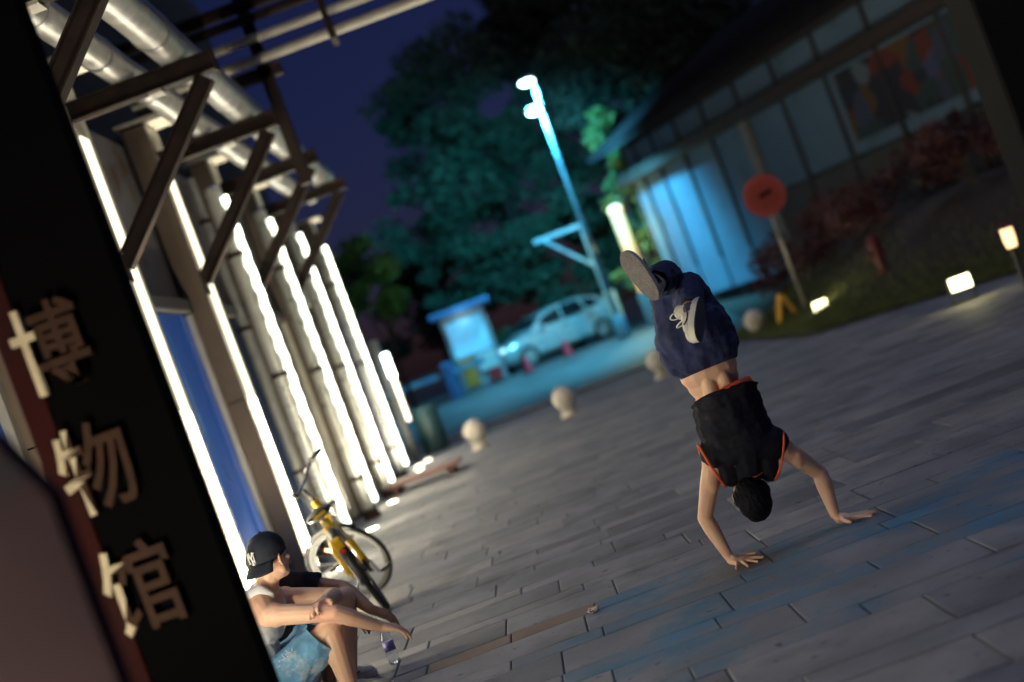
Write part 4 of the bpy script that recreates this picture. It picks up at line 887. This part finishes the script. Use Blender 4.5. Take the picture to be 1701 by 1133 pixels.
ring(dn, [neck.lerp(chest, 0.14) + V((math.cos(a) * 0.073, math.sin(a) * 0.07, -0.012 + 0.016 * math.sin(a))) for a in [math.tau * k / 28 for k in range(28)]], 0.006, ORNG, 'neck_trim')
# wide navy trousers, knees bent so both feet come back towards the viewer
NAVY = mat('navy_cloth', (0.009, 0.017, 0.075), 0.8, var=0.25, vs=10, bump=0.3, bs=240, sheen=0.05)
tr = MB(); h1, h2 = hipc + V((-0.085, 0, 0.02)), hipc + V((0.085, 0, 0.02))
tr.ell(hipc + V((0, -0.01, 0.015)), (0.192, 0.148, 0.13)); tr.ell(hipc + V((-0.01, -0.03, 0.12)), (0.190, 0.14, 0.14))
tr.rc(h1, h1.lerp(kn1, 0.55), 0.118, 0.112); tr.rc(h1.lerp(kn1, 0.55), kn1, 0.112, 0.092); tr.rc(h2, h2.lerp(kn2, 0.55), 0.118, 0.112); tr.rc(h2.lerp(kn2, 0.55), kn2, 0.112, 0.095)
tr.rc(kn1, kn1.lerp(an1, 0.9), 0.09, 0.068); tr.rc(kn2, kn2.lerp(an2, 0.9), 0.092, 0.066)
wl = W(1174, 612, Y0)
def drape2(co, no): return mnoise.noise(V((co.x * 15, co.y * 15, co.z * 6))) * 0.012 + mnoise.noise(co * 26) * 0.007 + mnoise.noise(co * 60) * 0.002
body(tr, 'trousers', NAVY, dn, 0.0065, 6, drape2, [(wl + V((0, 0, -0.004)), V((0.03, -0.1, -1))), (an1 + (an1 - kn1).normalized() * 0.01, (an1 - kn1)), (an2 + (an2 - kn2).normalized() * 0.01, (an2 - kn2))])
wbp = [wl + V((math.cos(a) * 0.148, 0.02 + math.sin(a) * 0.112, 0.006 + 0.004 * math.cos(a) - 0.012 * math.sin(a))) for a in [math.tau * k / 36 for k in range(36)]]
n1 = (an1 - kn1).normalized(); t1 = V((-0.30, -0.05, 0.92)); t1 = (t1 - n1 * t1.dot(n1)).normalized()
n1 = (n1 + V((-0.35, 0, -0.1))).normalized()
shoe(dn, an1 + n1 * 0.075 - t1 * 0.075, t1, n1, 'shoe', 0.275)
t2 = V((-0.42, -0.62, -0.66)).normalized(); n2 = V((0.86, -0.48, -0.05))
shoe(dn, an2 + n2.normalized() * 0.062 - t2 * 0.045, t2, n2, 'shoe', 0.265, True)
for (k_, a_) in ((kn1, an1), (kn2, an2)):
    d_ = (a_ - k_).normalized(); MB().rc(a_ - d_ * 0.05, a_ + d_ * 0.025, 0.036, 0.035).build('sock', mat('sock', (0.04, 0.045, 0.08), 0.9, bump=0.3, bs=300), dn, True)

# --- seated man in a white vest and reversed cap
def seated(t, hip, sh, nk, hdc, fwd, knR, knL, ftR, ftL, armR, armL, skin, hand_dirs, sc=1.0):
    b = MB(); hip = V(hip); side = V((0.0, -1, 0)); up = (V(sh) - hip).normalized()
    f = side.cross(up) * -1.0
    mid = hip.lerp(sh, 0.5) + V((-0.03, 0, 0)); Mx = Matrix((f, side, up)).transposed()
    b.ell(hip, (0.12, 0.17, 0.12), Mx); b.ell(hip.lerp(mid, 0.6), (0.105, 0.145, 0.11), Mx); b.ell(mid, (0.105, 0.15, 0.12), Mx); b.ell(mid.lerp(sh, 0.55), (0.11, 0.165, 0.12), Mx); b.ell(V(sh) - up * 0.03, (0.095, 0.165, 0.085), Mx)
    b.rc(sh, nk, 0.068, 0.056); b.rc(nk, hdc, 0.056, 0.052)
    for arm, sd_ in ((armR, -1), (armL, 1)):
        s_, e_, w_ = (V(p) for p in arm)
        b.rc(V(sh) + V((0, sd_ * 0.07, -0.015)), s_, 0.07, 0.058); b.ell(s_.lerp(e_, 0.1), (0.06, 0.056, 0.06)); b.rc(s_, s_.lerp(e_, 0.45), 0.054, 0.05); b.rc(s_.lerp(e_, 0.45), e_, 0.05, 0.04)
        b.rc(e_, e_.lerp(w_, 0.3), 0.041, 0.043); b.rc(e_.lerp(w_, 0.3), w_, 0.043, 0.027)
    for k_, ft, sd_ in ((knR, ftR, -1), (knL, ftL, 1)):
        k_, ft = V(k_), V(ft); h_ = hip + V((0.02, sd_ * 0.095, -0.02))
        b.rc(h_, h_.lerp(k_, 0.5), 0.095, 0.08); b.rc(h_.lerp(k_, 0.5), k_, 0.08, 0.06); b.ell(k_, (0.06, 0.058, 0.062)); b.rc(k_, k_.lerp(ft, 0.3), 0.056, 0.058); b.rc(k_.lerp(ft, 0.3), ft, 0.058, 0.036); b.ell(k_.lerp(ft, 0.28) + V((-0.02, 0, 0)), (0.05, 0.05, 0.09))
    tips = []
    for a_ in hand_dirs: tips += hand(b, *a_)
    P, M, hf_, hu_, hr_ = head(b, hdc, fwd, (0.05, 0.0, 1), sc)
    body(b, 'body', skin, t, 0.0048, 6); eyes(P, M, t, sc)
    return P, M, hf_, hu_, hr_, Mx, mid, tips
Y1 = 6.85
m1 = thing('person', 'person in white vest, torn denim shorts and reversed black cap sitting with arms on knees', 'person', (-1.7, Y1, 0))
hip1 = V((-1.76, Y1 + 0.06, 0.22)); sh1 = V((-1.575, Y1 + 0.10, 0.665)); nk1 = V((-1.525, Y1 + 0.10, 0.745)); hd1 = W(449, 928, Y1 + 0.08)
knR1 = W(548, 1046, Y1 - 0.06); knL1 = V((-1.24, Y1 + 0.30, 0.50)); ftR1 = V((-1.30, Y1 - 0.10, 0.09)); ftL1 = V((-1.36, Y1 + 0.24, 0.09))
sR1 = W(447, 1022, Y1 - 0.06); eR1 = W(556, 1018, Y1 - 0.10); wR1 = W(632, 1041, Y1 + 0.02)
sL1 = V((-1.54, Y1 + 0.27, 0.62)); eL1 = V((-1.27, Y1 + 0.22, 0.545)); wL1 = eR1.lerp(sR1, 0.18) + V((0.02, 0.075, 0.045))
FW1 = V((0.50, 0.86, 0.02))
hR = (wR1, (0.82, 0.30, -0.42), (0.45, -0.12, 0.9), (0.1, 1, 0.1), None, 0.34, 1.0)
hL = (wL1, (-0.55, -0.80, 0.05), (0.0, 0.1, 1), (0.6, -0.6, 0), [(-0.15, -0.95, 0.08), (-0.3, -0.92, 0.08), (-0.45, -0.86, 0.06), (-0.6, -0.8, 0.04), (0.5, -0.6, -0.1)], 0.42, 0.95)
P1, M1, f1, u1, r1, Mx1, mid1, tips1 = seated(m1, hip1, sh1, nk1, hd1, FW1, knR1, knL1, ftR1, ftL1, (sR1, eR1, wR1), (sL1, eL1, wL1), SKIN, (hR, hL))
# cap worn backwards
CAPM = mat('cap_cloth', (0.010, 0.014, 0.026), 0.8, var=0.2, vs=20, bump=0.3, bs=350)
cp = MB(); cp.ell(P1(0, -0.010, 0.045), (0.088, 0.108, 0.094), M1, 26, 18); cp.ell(P1(0, -0.03, 0.02), (0.087, 0.092, 0.07), M1, 20, 14)
cap_n = (u1 * -1 + f1 * 0.22).normalized(); capo = body(cp, 'cap', CAPM, m1, 0.005, 4, None, [(P1(0, -0.02, 0.004), cap_n)])
bm_ = MB(); n = 14                               # peak hanging at the nape
for j in range(6):
    for k in range(n + 1):
        a = R(-62) + R(124) * k / n; e_ = 0.078 * math.cos(a * 0.9) * j / 5
        bm_.v.append(P1(0.088 * math.sin(a) * (1 + 0.1 * j / 5), -0.025 - (0.098 * math.cos(a) + e_ * 0.72), 0.006 - e_ * 0.62 - 0.03 * math.sin(a) ** 2 * j / 5))
bm_.f = [(j * (n + 1) + k, j * (n + 1) + k + 1, (j + 1) * (n + 1) + k + 1, (j + 1) * (n + 1) + k) for j in range(5) for k in range(n)]; bm_.m = [0] * len(bm_.f)
pk = bm_.build('peak', CAPM, capo, True); sm_ = pk.modifiers.new('t', 'SOLIDIFY'); sm_.thickness = 0.006
MB().ell(P1(0, -0.01, 0.14), (0.008, 0.008, 0.005)).build('button', CAPM, capo, True)
# white interlocked letters sewn on the cap's front panel (now at the back)
def capp(u, w):                                  # u sideways, w up, on the cap's rear surface
    a = u / 0.098; r0 = 0.114 if w > 0 else 0.116; x = 0.094 * math.sin(a); y_ = -0.016 - 0.112 * math.cos(a) * math.sqrt(max(0.05, 1 - (w / 0.13) ** 2)); return P1(x, y_, 0.042 + w)
EMB = mat('embroidery', (0.80, 0.80, 0.78), 0.7, bump=0.4, bs=500)
for st_ in ([(-0.020, -0.022), (-0.019, 0.024)], [(-0.024, 0.026), (-0.004, 0.002), (0.017, -0.024)], [(0.016, -0.026), (0.018, 0.022)], [(-0.010, 0.030), (-0.006, 0.014), (0.002, 0.004), (0.001, -0.030)], [(0.012, 0.030), (0.008, 0.014), (0.002, 0.004)], [(-0.026, -0.024), (-0.014, -0.023)], [(0.012, 0.025), (0.025, 0.025)], [(-0.006, -0.031), (0.009, -0.031)]):
    pts = []
    for (p0, p1) in zip(st_, st_[1:]): pts += [(p0[0] + (p1[0] - p0[0]) * k / 5, p0[1] + (p1[1] - p0[1]) * k / 5) for k in range(5)]
    pts.append(st_[-1]); MB().tube([capp(*p) for p in pts], 0.0034, 6).build('letter_stroke', EMB, capo, True)
# white ribbed vest
VEST = mat('white_vest', (0.66, 0.68, 0.72), 0.8, var=0.08, vs=12, bump=0.3, bs=200)
vs_ = MB(); up1 = (sh1 - hip1).normalized()
vs_.ell(hip1 + up1 * 0.05, (0.128, 0.182, 0.10), Mx1); vs_.ell(hip1.lerp(mid1, 0.6), (0.118, 0.160, 0.115), Mx1); vs_.ell(mid1, (0.118, 0.163, 0.12), Mx1); vs_.ell(mid1.lerp(sh1, 0.5), (0.120, 0.168, 0.115), Mx1)
for s_ in (-1, 1):
    pts = [mid1.lerp(sh1, 0.62) + V((0, 0, 0)) + Mx1 @ V((x_, y_ * -s_, z_)) for x_, y_, z_ in ((-0.085, 0.075, 0), (-0.09, 0.083, 0.055), (-0.055, 0.09, 0.125), (0.0, 0.09, 0.15), (0.055, 0.09, 0.125), (0.088, 0.08, 0.05))]
    vs_.chain(pts, [0.032, 0.028, 0.026, 0.026, 0.026, 0.03]); 
vs_.ell(mid1.lerp(sh1, 0.72) + Mx1 @ V((-0.045, 0, 0)), (0.065, 0.13, 0.085), Mx1)
body(vs_, 'vest', VEST, m1, 0.0055, 5, lambda co, no: mnoise.noise(V((co.x * 14, co.y * 14, co.z * 9))) * 0.008 + mnoise.noise(co * 40) * 0.003, [(hip1 - up1 * 0.03, -up1)])
# torn denim shorts
DENIM = mat('denim', (0.13, 0.33, 0.55), 0.85, var=0.3, vs=13, bump=0.4, bs=300, stain=((0.55, 0.64, 0.68), 8, 0.52, 0.16))
dj = MB(); dj.ell(hip1 + V((0.01, 0, -0.02)), (0.145, 0.195, 0.125), Mx1)
hr1, hl1 = hip1 + V((0.02, -0.095, -0.02)), hip1 + V((0.02, 0.095, -0.02))
for h_, k_ in ((hr1, knR1), (hl1, knL1)): dj.rc(h_, h_.lerp(k_, 0.5), 0.118, 0.112); dj.rc(h_.lerp(k_, 0.5), k_.lerp(h_, 0.07), 0.112, 0.098)
cutd = ((knR1 - hr1).normalized() + V((0, 0, 0.1)))
body(dj, 'denim_shorts', DENIM, m1, 0.006, 5, drape2, [(knR1.lerp(hr1, 0.10) + V((0, 0, 0.0)), cutd)])
for k in range(16):                              # frayed threads of the tear on the thigh and round the hem
    t_ = 0.40 + 0.012 * k; p_ = hr1.lerp(knR1, t_) + V((0, -0.085, 0.082)) + V((random.uniform(-.01, .01), random.uniform(-.02, .02), random.uniform(-.012, .012)))
    MB().tube([p_, p_ + V((random.uniform(-.012, .012), random.uniform(-.02, .0), random.uniform(-.005, .025)))], 0.0022, 5).build('frayed_thread', mat('thread', (0.70, 0.70, 0.66), 0.9), m1)
ring(m1, [hip1 + up1 * 0.07 + Mx1 @ V((math.cos(a) * 0.122, math.sin(a) * 0.172, 0)) for a in [math.tau * k / 32 for k in range(32)]], 0.016, mat('black_band', (0.01, 0.01, 0.012), 0.8), 'waistband')
for ft in (ftR1, ftL1): shoe(m1, ft + V((-0.06, 0, -0.088)), (1, 0.1, 0), (0, 0, -1))
for (p_, d_) in tips1: MB().ell(p_ + V((0, -0.003, 0.0078)) + d_ * 0.002, (0.005, 0.005, 0.0018)).build('fingernail', NAIL, m1, True)

# --- second seated man, mostly hidden behind the first
Y2 = 7.36
m2 = thing('person', 'person in black short sleeved shirt sitting behind the capped one with forearms on knees', 'person', (-1.75, Y2, 0))
hip2 = V((-1.86, Y2 + 0.02, 0.21)); sh2 = V((-1.64, Y2 + 0.06, 0.66)); nk2 = V((-1.60, Y2 + 0.06, 0.735)); hd2 = W(447, 936, Y2 + 0.05)
knR2 = V((-1.36, Y2 - 0.06, 0.47)); knL2 = V((-1.38, Y2 + 0.24, 0.47)); ftR2 = V((-1.50, Y2 - 0.06, 0.09)); ftL2 = V((-1.50, Y2 + 0.24, 0.09))
sR2 = W(472, 968, Y2 - 0.10); eR2 = W(570, 977, Y2 - 0.10); wR2 = W(616, 1012, Y2 - 0.24)
sL2 = V((-1.62, Y2 + 0.24, 0.64)); eL2 = V((-1.47, Y2 + 0.30, 0.47)); wL2 = V((-1.36, Y2 + 0.16, 0.36))
hR2 = (wR2, (0.75, 0.1, -0.62), (0.6, -0.2, 0.75), (0.1, 1, 0.1), None, 0.3, 1.0); hL2 = (wL2, (0.85, -0.2, -0.45), (0.4, 0, 0.9), (0, -1, 0), None, 0.3, 1.0)
P2, M2, f2, u2, r2, Mx2, mid2, tips2 = seated(m2, hip2, sh2, nk2, hd2, (0.9, 0.35, -0.05), knR2, knL2, ftR2, ftL2, (sR2, eR2, wR2), (sL2, eL2, wL2), SKIN2, (hR2, hL2), 0.98)
h2_ = MB(); h2_.ell(P2(0, -0.016, 0.036), (0.083, 0.102, 0.094), M2, 22, 16); h2_.ell(P2(0, -0.055, -0.01), (0.068, 0.052, 0.06), M2)
body(h2_, 'hair', HAIR, m2, 0.0055, 4, fold(38, 0.004), [(P2(0, 0.055, 0.01), f2 - u2 * 0.5)])
tt = MB(); tt.ell(hip2 + V((0, 0, 0.05)), (0.13, 0.185, 0.11), Mx2); tt.ell(mid2, (0.125, 0.172, 0.14), Mx2); tt.ell(mid2.lerp(sh2, 0.55), (0.122, 0.178, 0.13), Mx2); tt.ell(sh2 - V((0, 0, 0.035)), (0.104, 0.175, 0.09), Mx2)
for s_, e_ in ((sR2, eR2), (sL2, eL2)): tt.rc(sh2.lerp(s_, 0.5), s_, 0.085, 0.074); tt.rc(s_, s_.lerp(e_, 0.7), 0.074, 0.066)
body(tt, 'tee_shirt', BLACKT, m2, 0.0065, 5, drape2, [(sR2.lerp(eR2, 0.6), (eR2 - sR2)), (hip2 + V((0, 0, -0.05)), V((0, 0, -1)))])
sh_ = MB(); sh_.ell(hip2 + V((0.01, 0, -0.02)), (0.14, 0.19, 0.12), Mx2)
for s_, k_ in ((-1, knR2), (1, knL2)):
    h_ = hip2 + V((0.02, s_ * 0.095, -0.02)); sh_.rc(h_, k_.lerp(h_, 0.06), 0.115, 0.092)
body(sh_, 'shorts', mat('dark_cloth', (0.02, 0.02, 0.025), 0.85), m2, 0.0065, 5, drape2, [(knR2.lerp(hip2, 0.1), (knR2 - hip2))])
for ft in (ftR2, ftL2): shoe(m2, ft + V((-0.06, 0, -0.088)), (1, 0.0, 0), (0, 0, -1))
# low stone ledge they sit on
lg = thing('stone_ledge', 'low stone ledge under the seated people beside the black sign', 'ledge', (-1.98, 7.2, 0))
for k in range(3): MB().span((-2.2, 6.35 + k * 0.66, 0.0), (-1.70, 6.998 + k * 0.66, 0.115), 0.008).build('ledge_block', STONE, lg)

# ------------------------------------------------------------------ yellow hire bicycle, seen from behind, propped and leaning left
bk_o = V((-1.43, 9.72, 0)); bk = thing('bicycle', 'yellow hire bicycle propped on its stand by the facade columns', 'bicycle', bk_o)
MBK = Matrix.Translation(bk_o) @ Matrix.Rotation(R(8), 4, 'Z') @ Matrix.Rotation(R(-16), 4, 'Y')   # local: y forward, z up
def TB(m, extra=None):
    m.v = [MBK @ ((extra @ v) if extra is not None else v) for v in m.v]; return m
BY = mat('bike_yellow', (0.72, 0.44, 0.01), 0.32, var=0.1, coat=0.4); RUB = mat('tyre', (0.012, 0.012, 0.013), 0.7); CHR = mat('bike_steel', (0.5, 0.5, 0.5), 0.25, 0.9); BLK = mat('bike_black', (0.012, 0.012, 0.014), 0.45)
def wheel(hub, extra, name='wheel'):
    n = 40; circ = lambda r: [V((0, hub[1] + r * math.cos(math.tau * k / n), hub[2] + r * math.sin(math.tau * k / n))) for k in range(n)]
    w = TB(MB().tube(circ(0.305), 0.024, 10, closed=True), extra).build(name, RUB, bk, True)
    TB(MB().tube(circ(0.278), 0.011, 8, closed=True), extra).build('rim', mat('rim_grey', (0.03, 0.03, 0.032), 0.5, 0.0), w, True)
    TB(MB().tube([(-0.045, hub[1], hub[2]), (0.045, hub[1], hub[2])], 0.028, 12), extra).build('hub', BLK, w, 'auto')
    for k in range(20):
        a = math.tau * k / 20; s = 0.03 if k % 2 else -0.03
        TB(MB().tube([(s, hub[1] + 0.02 * math.cos(a + 1), hub[2] + 0.02 * math.sin(a + 1)), (0, hub[1] + 0.272 * math.cos(a), hub[2] + 0.272 * math.sin(a))], 0.0014, 4), extra).build('spoke', mat('spoke_grey', (0.12, 0.12, 0.12), 0.4, 0.5), w)
    return w
rh, fh = V((0, 0, 0.33)), V((0, 1.06, 0.33))
hd_t, hd_b = V((0, 0.80, 0.86)), V((0, 0.86, 0.68))
ST = Matrix.Translation(hd_b) @ Matrix.Rotation(R(58), 4, (hd_t - hd_b).normalized()) @ Matrix.Translation(-hd_b)
wheel(rh, None); wf = wheel(fh, ST)
TB(MB().bar((0.012, fh.y - 0.02, fh.z + 0.10), (0.012, fh.y + 0.06, fh.z + 0.20), 0.03, 0.008, (1, 0, 0)), ST).build('reflector', mat('orange_reflector', (0.9, 0.2, 0.02), 0.25), wf)
seat_t = V((0, 0.20, 0.74)); bb = V((0, 0.44, 0.30))
for nm, pth, r in (('head_tube', [hd_b - V((0, -0.01, 0.03)), hd_t], 0.032), ('down_tube', [hd_b, V((0, 0.66, 0.42)), bb], 0.044), ('top_tube', [hd_b + V((0, -0.02, 0.05)), V((0, 0.5, 0.52)), seat_t - V((0, -0.06, 0.20))], 0.038), ('seat_tube', [bb, seat_t], 0.032)):
    TB(MB().tube(pth, r, 12)).build(nm, BY, bk, True)
for s in (-1, 1):
    TB(MB().tube([seat_t + V((s * 0.02, 0.03, -0.06)), V((s * 0.062, 0.05, 0.52)), rh + V((s * 0.066, 0, 0.02))], 0.026, 10)).build('seat_stay', BY, bk, True)
    TB(MB().tube([bb + V((s * 0.035, 0, 0)), rh + V((s * 0.066, 0, 0))], 0.014, 10)).build('chain_stay', BY, bk, True)
    TB(MB().tube([hd_b + V((s * 0.05, 0.0, -0.02)), fh + V((s * 0.052, 0, 0))], 0.015, 10), ST).build('fork_blade', BY, bk, True)
TB(MB().tube([hd_b + V((-0.055, 0, -0.02)), hd_b + V((0.055, 0, -0.02))], 0.02, 10), ST).build('fork_crown', BY, bk, True)
TB(MB().tube([hd_t, hd_t + V((0, -0.02, 0.12))], 0.014, 10), ST).build('stem', BLK, bk, True)
hc = hd_t + V((0, -0.02, 0.13))
hb = TB(MB().tube([hc + V((-0.29, -0.15, 0.05)), hc + V((-0.22, -0.07, 0.06)), hc + V((-0.1, 0.0, 0.01)), hc + V((0.1, 0, 0.01)), hc + V((0.22, -0.07, 0.06)), hc + V((0.29, -0.15, 0.05))], 0.012, 10), ST).build('handlebar', CHR, bk, True)
for s in (-1, 1):
    TB(MB().tube([hc + V((s * 0.225, -0.075, 0.06)), hc + V((s * 0.305, -0.165, 0.05))], 0.018, 10), ST).build('grip', BLK, hb, True)
    TB(MB().tube([hc + V((s * 0.18, -0.03, 0.05)), hc + V((s * 0.20, 0.02, 0.035)), hc + V((s * 0.28, -0.06, 0.03))], 0.006, 6), ST).build('brake_lever', CHR, hb, True)
TB(MB().tube([hc + V((0.1, 0.0, 0.02)), hc + V((0.08, 0.12, -0.02)), hd_b + V((0.02, 0.08, 0.0))], 0.004, 6), ST).build('brake_cable', BLK, bk, True)
# front basket, saddle, mudguard, lights
sdl = MB(); sdl.ell(seat_t + V((0, -0.075, 0.06)), (0.105, 0.085, 0.038)); sdl.rc(seat_t + V((0, -0.05, 0.06)), seat_t + V((0, 0.16, 0.062)), 0.045, 0.022)
off = ORG[bk.name]; sdl.v = [MBK @ v for v in sdl.v]; so = body(sdl, 'saddle', BLK, bk, 0.006, 4)
TB(MB().span((-0.05, -0.168 + seat_t.y, seat_t.z + 0.045), (0.05, -0.155 + seat_t.y, seat_t.z + 0.068), 0.003)).build('saddle_badge', BY, so)
TB(MB().tube([seat_t, seat_t + V((0, -0.01, 0.045))], 0.014, 10)).build('seat_post', CHR, bk, True)
def guard(hub, a0, a1, w, name, extra=None):
    m = MB(); n = 18
    for k in range(n + 1):
        a = a0 + (a1 - a0) * k / n
        for x, r in ((-w, 0.335), (-w * .5, 0.352), (w * .5, 0.352), (w, 0.335)): m.v.append(V((x, hub.y + r * math.cos(a), hub.z + r * math.sin(a))))
    m.f = [(k * 4 + j, k * 4 + j + 1, k * 4 + j + 5, k * 4 + j + 4) for k in range(n) for j in range(3)]; m.m = [0] * len(m.f)
    o = TB(m, extra).build(name, BLK, bk, True); q = o.modifiers.new('t', 'SOLIDIFY'); q.thickness = 0.003; return o
guard(rh, R(35), R(190), 0.034, 'rear_mudguard'); guard(fh, R(20), R(150), 0.032, 'front_mudguard', ST)
pl = TB(MB().box((0, -0.265, 0.56), (0.075, 0.03, 0.19), Matrix.Rotation(R(38), 3, 'X'), 0.012)).build('rear_plate', BY, bk)
TB(MB().box((0, -0.30, 0.525), (0.042, 0.02, 0.05), Matrix.Rotation(R(38), 3, 'X'), 0.006)).build('rear_reflector', mat('red_reflector', (0.45, 0.03, 0.02), 0.25), pl)
TB(MB().box((0, 0.03, 0.60), (0.10, 0.05, 0.12), None, 0.015)).build('lock_box', mat('lock_grey', (0.4, 0.41, 0.42), 0.4), bk)
cg = TB(MB().tube([(0.05, bb.y, bb.z), (0.058, bb.y, bb.z)], 0.085, 26)).build('chainring', BLK, bk, 'auto')
TB(MB().span((0.045, rh.y - 0.05, 0.275), (0.066, bb.y + 0.09, 0.385), 0.012)).build('chain_guard', BLK, bk)
for s in (-1, 1):
    d = V((0, 0.12 * s, -0.12 * s)); cr_ = TB(MB().bar(bb + V((s * 0.075, 0, 0)), bb + V((s * 0.082, 0, 0)) + d, 0.012, 0.022, (1, 0, 0))).build('crank', CHR, bk)
    TB(MB().box(bb + V((s * 0.135, 0, 0)) + d, (0.095, 0.07, 0.024), None, 0.005)).build('pedal', BLK, cr_)
gp_ = MBK.inverted() @ V((-1.72, 10.0, 0.006))
TB(MB().tube([V((-0.05, 0.12, 0.27)), gp_], 0.009, 8)).build('kick_stand', CHR, bk, True)

# ------------------------------------------------------------------ bottle, crumpled wrapper
bp = V((-1.21, 7.75, 0)); bt2 = thing('water_bottle', 'clear plastic water bottle with blue cap standing on the paving', 'bottle', bp)
PET = mat('clear_plastic', (0.85, 0.92, 1.0), 0.06, var=0.0, trans=1.0)
MB().lathe([(0.028, 0.002), (0.031, 0.01), (0.031, 0.05), (0.029, 0.06), (0.031, 0.07), (0.031, 0.14), (0.024, 0.175), (0.0125, 0.195), (0.0125, 0.212)], bp, 24).build('shell', PET, bt2, True)
MB().lathe([(0.0325, 0.075), (0.0325, 0.125)], bp, 24).build('wrap_label', mat('bottle_label', (0.22, 0.20, 0.50), 0.4), bt2, True)
MB().lathe([(0.015, 0.205), (0.015, 0.223), (0.013, 0.225)], bp, 18).build('cap', mat('bottle_cap', (0.10, 0.45, 0.75), 0.4), bt2, 'auto')
wp_ = W(992, 1027, 7.12); wr = MB(); rnd = random.Random(5)
wr.ell((wp_.x, wp_.y, 0.016), (0.035, 0.022, 0.016), None, 12, 8); wr.v = [v + V((rnd.uniform(-.006, .006), rnd.uniform(-.006, .006), rnd.uniform(0, .006))) for v in wr.v]
for i_, f_ in enumerate(wr.f): wr.m[i_] = 1 if i_ % 5 < 2 else 0
tag(wr.build('crumpled_wrapper', [mat('wrapper_white', (0.75, 0.70, 0.66), 0.5), mat('wrapper_red', (0.25, 0.05, 0.04), 0.5)]), 'crumpled brown and white wrapper lying on the paving', 'litter')
